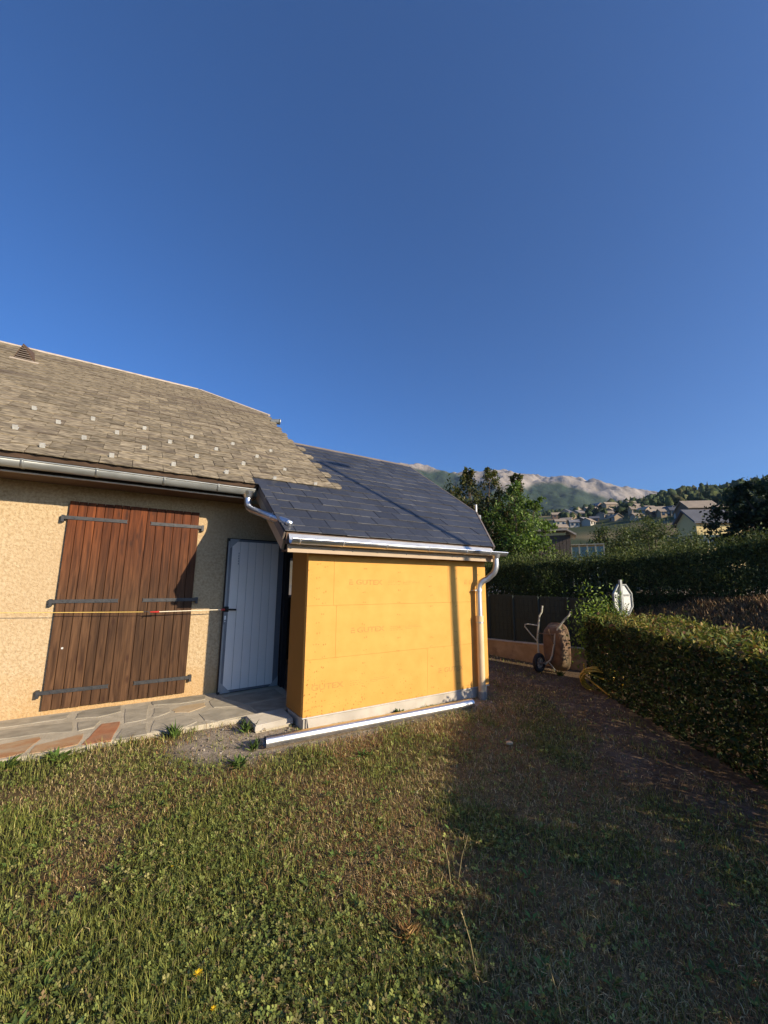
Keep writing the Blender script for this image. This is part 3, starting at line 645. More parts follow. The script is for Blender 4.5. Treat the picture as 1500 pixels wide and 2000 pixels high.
# eaves: fascia, soffit, apron, gutter
m = MB(); m.box((NX0+.05, 4.165, 1.870), (4.72, 4.188, 1.956)); part('fascia', m, M['beige'], ann)
fs = MB()
for x in (1.51, 2.26, 3.03, 3.8, 4.47): fs.tube([(x, 4.160, 1.91), (x, 4.1655, 1.91)], .007, 8)
part('fascia_screw', fs, M['iron'], ann)
m = MB(); m.box((NX0+.05, 4.189, 1.885), (4.72, YF-.001, 1.90)); part('soffit', m, M['brown'], ann)
m = MB(); m.box((NX0+.03, 4.168, 1.957), (4.57, 4.21, 2.082)); part('eaves_board', m, M['brown'], ann)
m = MB(); m.add([(NX0+.05, 4.156, 2.066), (4.57, 4.156, 2.066), (4.57, 4.116, 1.997), (NX0+.05, 4.116, 1.997), (NX0+.05, 4.160, 2.066), (4.57, 4.160, 2.066), (4.57, 4.120, 1.997), (NX0+.05, 4.120, 1.997)], [(0, 3, 2, 1), (4, 5, 6, 7), (0, 1, 5, 4), (1, 2, 6, 5), (2, 3, 7, 6), (3, 0, 4, 7)]); part('apron_flashing', m, M['zinc_dull'], ann)
m = MB(); m.arc_gutter(NX0+.045, 4.76, 4.072, 2.002, .053); ag = part('gutter', m, M['zinc'], ann)
for x in (1.56, 2.07, 2.65, 3.29, 3.95, 4.40):
    b = MB(); b.arc_gutter(x-.009, x+.009, 4.072, 2.003, .058, .005); b.box((x-.009, 4.131, 1.997), (x+.009, 4.159, 2.006)); part('gutter_bracket', b, M['zinc_dull'], ag)
m = MB(); m.box((AX0+.07, YF+.0615, 1.88), (4.60, YF+.14, 2.165)); part('light_stop_plate', m, M['brown'], ann)  # unseen timber added to stop sun leaking in above the boards
# downpipe
def bez(p, n=8):
    p = [Vector(q) for q in p]; out = []
    for i in range(n+1):
        t = i/n; q = p
        while len(q) > 1: q = [q[j].lerp(q[j+1], t) for j in range(len(q)-1)]
        out.append(q[0])
    return out
dp = MB(); DX, DY = 4.40, 4.275
dp.tube([(4.555, 4.072, 1.976), (4.555, 4.072, 1.91)], [.07, .042], 16, cap=False)
pts = [(4.555, 4.072, 1.91)]+bez([(4.555, 4.072, 1.85), (4.555, 4.072, 1.76), (4.535, 4.11, 1.70)])+bez([(4.49, 4.19, 1.62), (DX, DY, 1.58), (DX, DY, 1.46)])+[(DX, DY, 1.0)]
dp.tube(pts, .042, 16); pipe = part('downpipe', dp, M['zinc_dull'], ann)
m = MB(); m.tube([(DX, DY, 1.44), (DX, DY, 1.48)], .049, 16); m.box((DX-.07, DY-.005, 1.452), (DX-.045, DY+.03, 1.468)); m.tube([(DX, DY, 1.0), (DX, DY, 1.018)], .054, 16); m.tube([(DX-.02, DY, 1.455), (DX-.075, YF, 1.455)], .006, 6); part('pipe_clip', m, M['zinc_dull'], pipe)
m = MB(); m.tube([(DX, DY, .08), (DX, DY, 1.0)], .050, 18); m.tube([(DX, DY, 1.0185), (DX, DY, 1.10)], .055, 18); part('lower_pipe', m, M['beige_pipe'], pipe)
m = MB(); m.tube([(DX+.003, DY, -.1), (DX+.003, DY, .085)], .066, 18); part('pipe_socket', m, M['zinc_old'], pipe)
# door leaf, open against the house wall, hinged on the right
P0, P1 = Vector((1.247, 5.80, 0)), Vector((2.02, 5.855, 0)); du = (P1-P0).normalized(); dn = Vector((du.y, -du.x, 0)); DZ0, DZ1 = .135, 2.135
L = (P1-P0).length
def dpt(u, z, w=0): return P0+du*u+dn*w+Vector((0, 0, z))
def dbox(mb, u0, u1, z0, z1, w0, w1):
    c = dpt((u0+u1)/2, (z0+z1)/2, (w0+w1)/2); return mb.obox(c, du*(u1-u0)/2, dn*(w1-w0)/2, (0, 0, (z1-z0)/2))
m = MB(); dbox(m, 0, L, DZ0, DZ1, -.032, -.006); door = part('door', m, M['door_grey'], ann)
m = MB(); dbox(m, -.028, -.001, DZ0-.012, DZ1+.012, -.06, -.018); dbox(m, -.0005, L, DZ1+.001, DZ1+.013, -.06, -.02); dbox(m, -.0005, L, DZ0-.012, DZ0-.001, -.06, -.02); part('door_seal', m, M['black'], door)
m = MB(); dbox(m, -.02, .006, DZ0+.02, DZ1-.03, -.017, -.0065); part('edge_strip', m, M['card'], door)
ng = 6; u0, u1 = .03, L-.075; st = (u1-u0)/ng
for i in range(ng):
    m = MB(); a, b = u0+i*st, u0+(i+1)*st-.004; dbox(m, a, b, DZ0+.03, DZ1-.03, -.0055, .004); bevel(part('door_panel', m, M['door_white'], door), .003, 2)
for (ua, ub, za, zb) in ((0, .13, DZ1, DZ1-.13), (L, L-.13, DZ1, DZ1-.13), (0, .13, DZ0, DZ0+.13), (L, L-.13, DZ0, DZ0+.13)):
    m = MB(); m.prism([dpt(ua, za, .0045), dpt(ub, za, .0045), dpt(ua, zb, .0045)], dn*.002); part('corner_guard', m, M['card'], door)
m = MB()
for k in range(5): dbox(m, .118, .128, 1.93-k*.035, 1.952-k*.035, .0042, .0048)
part('print_mark', m, M['door_grey'], door)
m = MB(); dbox(m, -.022, .035, 1.16, 1.23, -.0055, .008); m.tube([dpt(.0, 1.195, .008), dpt(.0, 1.195, .05)], .011, 10); m.tube([dpt(-.005, 1.195, .048), dpt(.12, 1.188, .048)], .011, 10); part('handle', m, M['black'], door)
m = MB(); dbox(m, -.024, .016, 1.0, 1.16, -.0055, .0035); part('lock_plate', m, M['door_grey'], door)
m = MB(); dbox(m, -.012, .006, 1.06, 1.11, .0036, .007); dbox(m, -.01, .004, 1.03, 1.045, .0036, .007); part('latch', m, M['zinc'], door)
m = MB(); m.box((2.035, 5.78, .06), (2.10, 5.895, 2.5)); m.box((1.86, YF+RD-.07, .06), (1.92, YF+RD-.062, 2.3)); part('door_post', m, M['black'], ann)

# ------------------------------------------------------------------ pavement with flagstones
pm = MB(); PF = 4.95
def pz(y): return .055+(y-PF)*(.13-.055)/(WY-PF)
edge = [(-6.5, PF-.02)]+[(x, PF-.02+.035*math.sin(x*3.1)+.02*math.sin(x*7.7)) for x in np.arange(-6, 1.2, .25)]+[(1.30, PF), (1.80, 4.96)]
poly = edge+[(1.86, 5.0), (2.06, 5.0), (2.06, WY), (-6.5, WY)]
pv = [(x, y, pz(y)) for x, y in poly]; pm.prism([(x, y, -.25) for x, y, z in pv], (0, 0, 0)) if False else None
n = len(pv); pm.add(pv+[(x, y, -.25) for x, y, z in pv], [list(range(n))]+[(i, n+i, n+(i+1) % n, (i+1) % n) for i in range(n)])
pave = part('pavement', pm, M['mortar'], None, 'structure')
ST = {
'rust': [[(-.79,5.22),(-.75,5.25),(-.48,5.3),(-.46,5.24),(-.54,4.98),(-.69,4.94),(-.95,4.93),(-1.02,5.15)], [(-.5,4.93),(-.48,5.1),(-.13,5.21),(-.16,4.96),(-.41,4.92)]],
'red': [[(-.13,4.94),(-.08,5.09),(.01,5.39),(.17,5.38),(.15,5.2),(.1,4.93),(-.05,4.93)]],
'tan': [[(.67,5.49),(.76,5.58),(1.04,5.59),(1.03,5.47),(.83,5.35),(.69,5.41)]],
'grey': [[(.13,4.94),(.19,5.17),(.41,5.22),(.4,4.94),(.26,4.93)],[(-1.1,5.61),(-.82,5.61),(-.52,5.6),(-.25,5.56),(-.23,5.30),(-.49,5.37),(-.77,5.38),(-1.05,5.33)],
 [(-.2,5.54),(0,5.49),(-.05,5.31),(-.18,5.29)],[(-1.2,5.68),(-.88,5.68),(-.53,5.69),(-.31,5.69),(-.29,5.83),(-.61,5.88),(-1.15,5.88)],
 [(-.22,5.8),(-.13,5.88),(.18,5.88),(.18,5.68),(-.03,5.60),(-.23,5.65)],[(.22,5.74),(.46,5.80),(.41,5.33),(.21,5.31)],
 [(.43,4.97),(.48,5.26),(.76,5.31),(.87,5.04),(.74,4.95),(.56,4.94)],[(.92,5.25),(1.06,5.33),(1.37,5.21),(1.44,4.99),(1.07,4.95),(.95,5.04)],
 [(.5,5.64),(.65,5.59),(.65,5.45),(.52,5.36),(.46,5.37)],[(.49,5.87),(.81,5.88),(1.09,5.87),(1.06,5.70),(.77,5.67),(.5,5.74)],
 [(1.09,5.61),(1.17,5.70),(1.33,5.38),(1.39,5.28),(1.1,5.38)],[(1.24,5.70),(1.95,5.74),(1.98,5.42),(1.45,5.36)],[(1.48,5.30),(1.98,5.36),(2.0,5.06),(1.52,5.02)]]}
for k in range(5):   # further stones of the same path to the left of the frame
    x = -1.25-k*.95
    ST['grey'] += [[(x,5.2),(x-.4,5.25),(x-.42,4.95),(x-.05,4.94)],[(x-.05,5.6),(x-.8,5.58),(x-.75,5.32),(x-.1,5.28)],[(x-.1,5.88),(x-.85,5.88),(x-.8,5.66),(x-.12,5.67)]]
    ST['rust' if k % 2 else 'grey'] += [[(x-.46,5.24),(x-.86,5.22),(x-.9,4.94),(x-.48,4.95)]]
for key, polys in ST.items():
    for P in polys:
        cx = sum(p[0] for p in P)/len(P); cy = sum(p[1] for p in P)/len(P); Q = []
        area = sum(P[i][0]*P[(i+1) % len(P)][1]-P[(i+1) % len(P)][0]*P[i][1] for i in range(len(P)))
        if area < 0: P = P[::-1]
        for i, p in enumerate(P):
            q = P[(i+1) % len(P)]; Q.append(p); Q.append(((p[0]+q[0])/2+random.uniform(-.012, .012), (p[1]+q[1])/2+random.uniform(-.012, .012)))
        h = random.uniform(.004, .008); mb = MB(); mb.prism([(x, y, pz(y)-.012) for x, y in Q], (0, 0, .012+h)); c = Vector((cx, cy, pz(cy)))
        bevel(place('flagstone', mb.mesh('flagstone', c, [M['stone_'+key]]), c, pave), .005, 2, 50)

# grooved concrete step slab on its bed
stp = thing('step_slab', (1.55, 4.75, 0), 'small grooved concrete slab used as a step beside the yellow corner', 'paving slab')
m = MB(); q = [Vector((1.345, 4.905, .03)), Vector((1.352, 4.535, .025)), Vector((1.775, 4.565, .03)), Vector((1.79, 4.925, .035))]
m.prism([p-Vector((0, 0, .005)) for p in q], (0, 0, .05)); bevel(part('slab', m, M['concrete'], stp), .004)
gr = MB()
for i in range(15):
    t = (i+.5)/15; a = q[0].lerp(q[1], t)+Vector((.01, 0, .0495)); b = q[3].lerp(q[2], t)+Vector((-.01, 0, .0495)); gr.obox((a+b)/2, (b-a)/2, Vector((0, .0068, 0)), (0, 0, .008))
part('rib', gr, M['concrete'], stp, 'stuff')
m = MB(); m.prism([(1.36, 4.9, -.12), (1.365, 4.55, -.12), (1.76, 4.58, -.12), (1.77, 4.9, -.12)], (0, 0, .144)); part('mortar_bed', m, M['mortar'], stp)

# loose zinc downpipe on the grass
A, B = Vector((1.318, 4.085, .065)), Vector((3.95, 4.02, .05)); d = (B-A).normalized()
m = MB(); m.tube([A, B-d*.22, B-d*.2, B-d*.12, B-d*.1, B], [.052, .052, .056, .056, .053, .053], 20, cap=False); m.tube([B, A], .049, 20, cap=False)
lp = part('loose_pipe', m, M['zinc'], None); tag(lp, 'length of new shiny zinc downpipe lying on the grass along the yellow wall', 'pipe')

# bungee cord stretched to the door handle
cd_ = thing('bungee_cord', (.3, 5.72, 1.19), 'thin yellow bungee cord stretched across the shutters to the door handle', 'cord')
a, b, c, e = Vector((-4.5, 5.80, 1.36)), Vector((.295, 5.715, 1.195)), Vector((.44, 5.712, 1.192)), Vector((1.222, 5.745, 1.195))
m = MB(); m.tube([a.lerp(b, t)-Vector((0, 0, .02*math.sin(math.pi*t))) for t in np.linspace(0, 1, 14)], .0038, 8); part('cord', m, M['cord'], cd_)
m = MB(); m.tube([c, e], .0055, 8); part('strap', m, M['cord_pale'], cd_)
m = MB(); m.tube([b, b+Vector((.03, 0, .004)), b+Vector((.06, 0, -.004)), b+Vector((.075, 0, -.02)), b+Vector((.06, 0, -.03))], .004, 6); part('hook', m, M['iron'], cd_)
m = MB(); m.tube([c-Vector((.075, 0, 0)), c+Vector((.02, 0, 0))], [.007, .012], 8); m.tube([e-Vector((.045, 0, 0)), e], [.013, .015], 8); part('hook_grip', m, M['red'], cd_)

# ------------------------------------------------------------------ low wall and screen fence on the right boundary
FP = [(7.38, 7.4), (7.43, 6.99), (7.58, 6.40), (7.75, 5.85), (7.93, 5.26), (7.98, 4.9), (7.98, 4.55)]
m = MB()
for i in range(len(FP)-1):
    (x0, y0), (x1, y1) = FP[i], FP[i+1]; d = Vector((x1-x0, y1-y0, 0)).normalized(); nn = Vector((-d.y, d.x, 0))*.2
    if nn.x < 0: nn = -nn
    m.prism([Vector((x0, y0, -.5)), Vector((x1, y1, -.5)), Vector((x1, y1, -.5))+nn, Vector((x0, y0, -.5))+nn], (0, 0, .765), 0)
    m.prism([Vector((x0, y0, .2655))-nn*.08, Vector((x1, y1, .2655))-nn*.08, Vector((x1, y1, .2655))+nn*1.05, Vector((x0, y0, .2655))+nn*1.05], (0, 0, .02), 1)
lw = part('low_wall', m, [M['lowwall'], M['concrete']], None); tag(lw, 'low stained stucco retaining wall beneath the dark green screen fence', 'wall')
fen = thing('screen_fence', (7.7, 6.0, .29), 'dark green privacy screen fence on top of the low wall behind the wheelbarrow', 'fence')
for i in range(len(FP)-1):
    (x0, y0), (x1, y1) = FP[i], FP[i+1]; a, b = Vector((x0+.1, y0, .288)), Vector((x1+.1, y1, .288)); d = (b-a); h = 1.03-.01*i
    m = MB(); m.obox((a+b)/2+Vector((0, 0, h/2)), d/2*.985, (.006, 0, 0), (0, 0, h/2)); part('screen_panel', m, M['fence'], fen)
    m = MB(); nseg = 7
    for k in range(nseg): q = a+Vector((-.012, 0, h*(k+.5)/nseg)); m.tube([q, q+d], .004, 5)
    for k in range(int(d.length/.1)): q = a+d*((k+.5)*.1/d.length)+Vector((-.014, 0, 0)); m.tube([q, q+Vector((0, 0, h))], .003, 4)
    part('wire_mesh', m, M['fence'], fen, 'stuff')
    m = MB(); m.tube([a-Vector((.02, 0, .02)), a+Vector((-.02, 0, h-.01))], .024, 8); part('post', m, M['fence'], fen)

# ------------------------------------------------------------------ wheelbarrow standing on its nose
WB = thing('wheelbarrow', (7.1, 5.25, -.14), 'old rusty wheelbarrow stood up on its wheel with its handles in the air', 'wheelbarrow')
BS = .845; wo = Vector((7.06, 5.27, -.135)); raz = math.atan2(7.06, 5.27); wr = Vector((math.cos(raz), -math.sin(raz), 0)); wa = Vector((math.sin(raz), math.cos(raz), 0)); up = Vector((0, 0, 1))
ph = R(33); we = wr*math.cos(ph)-wa*math.sin(ph); wn = -wa*math.cos(ph)-wr*math.sin(ph)
def wp(u, h, w=0): return wo+(wr*u+up*h+wn*w)*BS          # u right in view, h up, w out of the underside
cen = .24
def tray_ring(hw, h0, h1, dep, n=28, ex=3.4):
    out = []
    for i in range(n):
        t = 2*math.pi*i/n; c, s = math.cos(t), math.sin(t); x = .92*hw*abs(c)**(2/ex)*(1 if c > 0 else -1); z = abs(s)**(2/ex)*(1 if s > 0 else -1)
        out.append(wo+(wr*cen+we*x+up*((h0+h1)/2+z*(h1-h0)/2)-wn*dep)*BS)
    return out
rings = [tray_ring(.19, .30, .92, .0), tray_ring(.235, .24, .97, .012), tray_ring(.265, .17, 1.02, .05), tray_ring(.285, .12, 1.05, .12), tray_ring(.30, .07, 1.08, .24), tray_ring(.325, .04, 1.11, .25), tray_ring(.325, .04, 1.11, .27),
         tray_ring(.295, .08, 1.07, .26), tray_ring(.275, .13, 1.04, .12), tray_ring(.25, .18, 1.0, .055), tray_ring(.19, .31, .91, .012)]
m = MB(); n = 28; V = [p for r_ in rings for p in r_]; f = []
for i in range(len(rings)-1):
    for j in range(n): f.append((i*n+j, i*n+(j+1) % n, (i+1)*n+(j+1) % n, (i+1)*n+j))
f.append(list(range(n))[::-1]); f.append([(len(rings)-1)*n+j for j in range(n)]); m.add(V, f, 0, True); part('tray', m, M['rust'], WB)
m = MB(); m.tube([wp(.09, 1.50, .0), wp(.08, 1.36, .02), wp(.03, 1.27, .03), wp(.0, 1.05, .04), wp(-.04, .75, .04), wp(-.03, .45, .04), wp(.0, .25, .04)], .017, 10); part('handle_tube', m, M['tubepaint'], WB)
m = MB(); m.tube([wp(.69, 1.39, .0), wp(.66, 1.30, .02), wp(.57, 1.21, .03), wp(.41, .99, .045), wp(.35, .86, .05), wp(.33, .70, .05), wp(.27, .42, .05), wp(.22, .30, .05), wp(.10, .20, .05)], .017, 10); part('handle_tube', m, M['tubepaint'], WB)
m = MB(); m.tube([wp(.0, 1.05, .05), wp(-.2, 1.08, .10), wp(-.25, 1.07, .11), wp(-.26, 1.02, .11), wp(-.15, .85, .08), wp(-.04, .70, .05)], .011, 8); part('leg', m, M['tubepaint'], WB)
m = MB(); m.tube([wp(.22, 1.03, .05), wp(.24, .93, .09), wp(.31, .66, .06)], .011, 8); m.tube([wp(-.02, .88, .05), wp(.34, .86, .055)], .010, 8); part('leg', m, M['rust'], WB)
m = MB(); m.tube([wp(.19, .25, .05), wp(.36, .02, .06)], .012, 8); part('nose_brace', m, M['tubepaint'], WB)
wc = wp(.005, .235, .10); m = MB(); ring = []
m.tube([wc+(up*math.cos(t)+wn*math.sin(t))*.165*BS for t in np.linspace(0, 2*math.pi, 28, endpoint=False)], .042, 10, closed=True); whl = part('wheel', m, M['tyre'], WB)
m = MB(); m.tube([wc+(up*math.cos(t)+wn*math.sin(t))*.115*BS for t in np.linspace(0, 2*math.pi, 24, endpoint=False)], .02, 8, closed=True)
for k in range(5): t = k*2*math.pi/5+.3; m.tube([wc, wc+(up*math.cos(t)+wn*math.sin(t))*.11*BS], .011, 6)
m.tube([wc-we*.07, wc+we*.11], .014, 8); part('rim', m, M['rim'], whl)
m = MB(); m.tube([wc+we*.09, wp(.12, .26, .06)], .013, 8); m.tube([wc-we*.07, wp(0, .3, .05)], .013, 8); part('fork', m, M['rust'], WB)

# yellow hose coiled at the hedge end
m = MB(); hp = []
hc0 = Vector((6.66, 3.93, .0))
for k in range(110):
    t = k/20*2*math.pi; rad = .20+.025*math.sin(k*.7)+.015*(k/20); hp.append(hc0+wr*math.cos(t)*rad*1.15+up*(math.sin(t)*rad*.62+.06*math.sin(k*.31))+wn*(.10*math.sin(t)-.04*k/20))
hp = [hc0+Vector((-.22, .08, .30)), hc0+Vector((-.21, .08, .17))]+hp+[hc0+Vector((-.1, -.25, -.15)), hc0+Vector((-.4, -.3, -.155)), hc0+Vector((-.55, -.1, -.16))]
m.tube(hp, .013, 7); ho = part('garden_hose', m, M['hose'], None); tag(ho, 'coiled yellow garden hose hanging at the far foot of the clipped hedge', 'hose')

# ------------------------------------------------------------------ foliage helpers
def unit(v): return v/np.maximum(np.linalg.norm(v, axis=1, keepdims=True), 1e-9)
def leaf_mesh(name, C, size, col, mat_, aspect=.5, up_bias=0.0, nrm=None, fold=.18, off=(0, 0, 0), rng=RNG, d=None):
    """one folded four-point leaf per centre"""
    n = len(C); C = np.asarray(C); size = np.broadcast_to(size, n)[:, None]
    if d is None: d = rng.normal(size=(n, 3)); d[:, 2] += up_bias
    d = unit(d)
    N = rng.normal(size=(n, 3)) if nrm is None else nrm+rng.normal(size=(n, 3))*.7
    s = unit(np.cross(d, N)); N = np.cross(s, d)
    a = C-d*size*.5; t = C+d*size*.5; m_ = C+N*size*fold*.5
    l = m_-d*size*.05+s*size*aspect*.5; r = m_-d*size*.05-s*size*aspect*.5
    V = np.stack([a, l, t, r], 1).reshape(-1, 3); i = np.arange(n)[:, None]*4
    idx = np.concatenate([np.hstack([i, i+2, i+1]), np.hstack([i, i+3, i+2])])
    return np_mesh(name, V, idx, 3, mat_, np.repeat(col, 4, 0), off)
def mixcol(n, cols, wts, var=.25, rng=RNG):
    c = np.array(cols)[rng.choice(len(cols), n, p=np.array(wts)/sum(wts))]; return np.clip(c*(1+var*rng.normal(size=(n, 1))), .004, 1)

# clipped hedge along the lawn
def build_hedge():
    o = thing('clipped_hedge', (4.75, 1.4, -.15), 'clipped leafy hedge along the right side of the lawn with sunlit yellowish top', 'hedge')
    def local(s, d, z): return np.stack([HP[0]+HU[0]*s+HN[0]*d, HP[1]+HU[1]*s+HN[1]*d, z], -1)
    S0, S1 = -7.5, 3.6; W = 1.3
    def top(s): return np.interp(s, [-7.5, -2.2, -.9, 0, 3.6], [1.08, 1.06, .98, .92, 1.0])
    Cs, cols, sz, nr = [], [], [], []
    def emit(n, s, d, z, size, palette, wts, nrm):
        b = .10*(fbm(s*1.6, z*2.2+d*3, 3, 12)-.5)
        Cs.append(local(s, d+b*(nrm[0] if nrm is not None else 0), z+(b*1.2 if nrm is not None and nrm[1] else 0))); sz.append(RNG.uniform(.65, 1.25, n)*size); cols.append(mixcol(n, palette, wts))
        if nrm is None: nr.append(RNG.normal(size=(n, 3)))
        else: nr.append(np.tile(np.array([HN[0]*nrm[0], HN[1]*nrm[0], nrm[1]]), (n, 1)))
    G1 = [(.036, .056, .014), (.055, .072, .017), (.026, .042, .012), (.075, .06, .022), (.07, .037, .02)]  # face and inner leaf tints, darkened to paint in the hedge's shade
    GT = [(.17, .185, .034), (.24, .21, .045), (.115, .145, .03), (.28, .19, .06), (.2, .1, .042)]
    for (a, b, k, size) in ((-1.6, S1, .5, .07), (S0, -1.6, .3, .1)):
        Ln = b-a
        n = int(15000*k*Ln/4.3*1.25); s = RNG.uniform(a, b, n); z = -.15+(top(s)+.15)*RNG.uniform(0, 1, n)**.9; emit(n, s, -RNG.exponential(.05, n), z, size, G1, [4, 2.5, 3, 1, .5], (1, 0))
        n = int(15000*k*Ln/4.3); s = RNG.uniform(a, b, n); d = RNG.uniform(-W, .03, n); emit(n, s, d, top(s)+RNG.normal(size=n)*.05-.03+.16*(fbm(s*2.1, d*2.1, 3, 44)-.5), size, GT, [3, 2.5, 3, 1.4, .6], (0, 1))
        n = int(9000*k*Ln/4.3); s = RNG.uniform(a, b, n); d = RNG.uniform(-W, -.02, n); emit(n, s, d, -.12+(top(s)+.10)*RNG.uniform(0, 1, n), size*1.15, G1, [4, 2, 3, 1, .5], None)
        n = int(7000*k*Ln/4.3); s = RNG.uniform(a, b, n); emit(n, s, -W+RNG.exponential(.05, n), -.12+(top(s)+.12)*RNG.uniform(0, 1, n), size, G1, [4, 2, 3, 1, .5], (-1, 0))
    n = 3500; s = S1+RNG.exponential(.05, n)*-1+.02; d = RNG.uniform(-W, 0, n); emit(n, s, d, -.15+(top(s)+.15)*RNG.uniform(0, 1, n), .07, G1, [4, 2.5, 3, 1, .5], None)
    C = np.concatenate(Cs); me = leaf_mesh('foliage', C, np.concatenate(sz), np.concatenate(cols), M['needle'], .44, .3, np.concatenate(nr), off=ORG[o.name])
    np_obj('foliage', me, o)
    st = MB(); rnd = random.Random(8)
    for k in range(90):
        s = rnd.uniform(S0, S1); d = rnd.uniform(-.9, -.12); p = local(np.array([s]), np.array([d]), np.array([-.2]))[0]
        q = Vector(p)+Vector((rnd.uniform(-.12, .12), rnd.uniform(-.12, .12), rnd.uniform(.7, 1.1))); st.tube([p, Vector(p).lerp(q, .5)+Vector((rnd.uniform(-.05, .05), 0, 0)), q], [.012, .009, .005], 5)
    part('stem', st, M['bark'], o, 'stuff')
    # young shoots on top
    Cs, cols, sz, dd = [], [], [], []
    for k in range(110):
        s = RNG.uniform(-1, 3.55); d = RNG.uniform(-.95, -.05); L = RNG.uniform(.05, .14)*(1 if k % 4 else 2.0); b0 = local(np.array([s]), np.array([d]), np.array([top(s)]))[0]; lean = np.array([RNG.normal()*.25, RNG.normal()*.25, 1]); nn = 9
        for i in range(nn): Cs.append(b0+lean*L*i/nn+RNG.normal(size=3)*.012)
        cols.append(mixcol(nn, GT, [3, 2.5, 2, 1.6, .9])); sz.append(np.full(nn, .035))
    np_obj('young_shoots', leaf_mesh('young_shoots', np.array(Cs), np.concatenate(sz), np.concatenate(cols), M['needle'], .5, 1.2, off=ORG[o.name]), o, 'stuff')
build_hedge()
# bright bush with tall shoots at the far hedge end
def shoot_bush(name, base, shoots, label, cat, cols, wts, leaf=.06, spread=.35, body=500, hbody=.5):
    o = thing(name, base, label, cat); B0 = np.array(base); Cs, ds, cs, szs = [], [], [], []; st = MB()
    for (dx, dy, h, lean) in shoots:
        p0 = B0+np.array([dx*.4, dy*.4, .1]); p1 = B0+np.array([dx, dy, h]); st.tube([p0, (p0+p1)/2+RNG.normal(size=3)*.02, p1], [.008, .006, .003], 5)
        nn = int(h*85)
        for i in range(nn):
            t = .35+.65*(i+RNG.uniform())/nn; a = i*2.4; dr = np.array([math.cos(a), math.sin(a), .9]); q = p0+(p1-p0)*t
            Cs.append(q+dr*leaf*.4); ds.append(dr); szs.append(leaf*RNG.uniform(.7, 1.2)*(1.15-.5*t))
    n = body; q = RNG.normal(size=(n, 3))*np.array([spread*.6, spread*.6, hbody*.4])+B0+np.array([0, 0, hbody]); Cs += list(q); ds += list(RNG.normal(size=(n, 3))+np.array([0, 0, .8])); szs += list(RNG.uniform(.6, 1.1, n)*leaf)
    me = leaf_mesh('leaves', np.array(Cs), np.array(szs), mixcol(len(Cs), cols, wts), M['leaf'], .38, 0, off=base, d=np.array(ds)); np_obj('leaves', me, o); part('stem', st, M['bark'], o)
    return o
shoot_bush('leafy_shrub', (7.28, 4.26, -.15), [(a_*.8, b_*.8, c_*.84, 0) for (a_, b_, c_, e_) in [(.0,.05,1.30,0),(.12,-.12,1.58,0),(.22,-.2,1.72,0),(.36,-.42,1.85,0),(.3,-.3,1.65,0),(-.1,.1,1.15,0),(.45,-.5,1.6,0),(-.2,.2,1.0,0),(.1,.15,1.25,0),(.2,-.05,1.45,0),(-.15,0,1.35,0),(.4,-.25,1.5,0),(.5,-.4,1.45,0)]],
    'bright green leafy shrub with tall shoots at the far end of the clipped hedge', 'shrub', [(.17, .25, .035), (.22, .29, .045), (.10, .16, .028)], [3, 2, 2], .078, .30, 1900, .84)

# tall hedge behind the fence
def tall_hedge():
    o = thing('tall_hedge', (12, 6, .3), 'tall dark evergreen hedge behind the fence and the dry grass bank', 'hedge')
    A, B = np.array([8.9, 13.2]), np.array([15.6, -1.5]); Ln = np.linalg.norm(B-A); u = (B-A)/Ln; nn = np.array([u[1], -u[0]])
    if nn @ A > 0: nn = -nn
    def top(s): return np.interp(s, [0, 4, 7, 9.5, 12, Ln], [2.4, 2.15, 2.25, 2.5, 2.7, 2.75])+.35*(fbm(s*.9, s*0+1, 4, 14)-.5)+.18*(fbm(s*4.5, s*0+3, 2, 16)-.5)
    def pos(s, d, z): return np.stack([A[0]+u[0]*s+nn[0]*d, A[1]+u[1]*s+nn[1]*d, z], -1)
    Cs, cs, sz, nr = [], [], [], []
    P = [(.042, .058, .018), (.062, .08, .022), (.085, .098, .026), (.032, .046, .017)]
    n = 75000; s = RNG.uniform(0, Ln, n); z = -.2+(top(s)+.2)*RNG.uniform(0, 1, n)**.85; lump = .55*(fbm(s*1.1, z*1.1, 3, 15)-.35)
    Cs.append(pos(s, lump-RNG.exponential(.09, n), z)); cs.append(mixcol(n, P, [3, 3, 1.5, 2])); nr.append(np.tile([nn[0], nn[1], .4], (n, 1)))
    n = 30000; s = RNG.uniform(0, Ln, n); d = RNG.uniform(-1.6, .15, n); Cs.append(pos(s, d, top(s)+.16*RNG.normal(size=n)+.2*(fbm(s*3, d*3, 2, 8)-.5))); cs.append(mixcol(n, [(.085, .11, .026), (.115, .13, .032), (.06, .08, .022)], [2, 2, 2])); nr.append(np.tile([0, 0, 1.], (n, 1)))  # top layer: lighter leaf tints, sunlight put into their colour
    n = 46000; s = RNG.uniform(0, Ln, n); Cs.append(pos(s, RNG.uniform(-1.6, 0, n), (top(s)-.1)*RNG.uniform(0, 1, n))); cs.append(mixcol(n, P, [3, 2, 1, 3])); nr.append(RNG.normal(size=(n, 3)))
    C = np.concatenate(Cs); me = leaf_mesh('foliage', C, RNG.uniform(.05, .105, len(C)), np.concatenate(cs), M['needle'], .42, .9, np.concatenate(nr), off=ORG[o.name]); np_obj('foliage', me, o)
    m = MB()
    for k in range(26):
        q = pos(np.array([k*.62+.3]), np.array([-.8]), np.array([-.5]))[0]; m.tube([q, q+np.array([0, 0, 2.6])], [.05, .02], 6)
    part('stem', m, M['bark'], o, 'stuff')
tall_hedge()

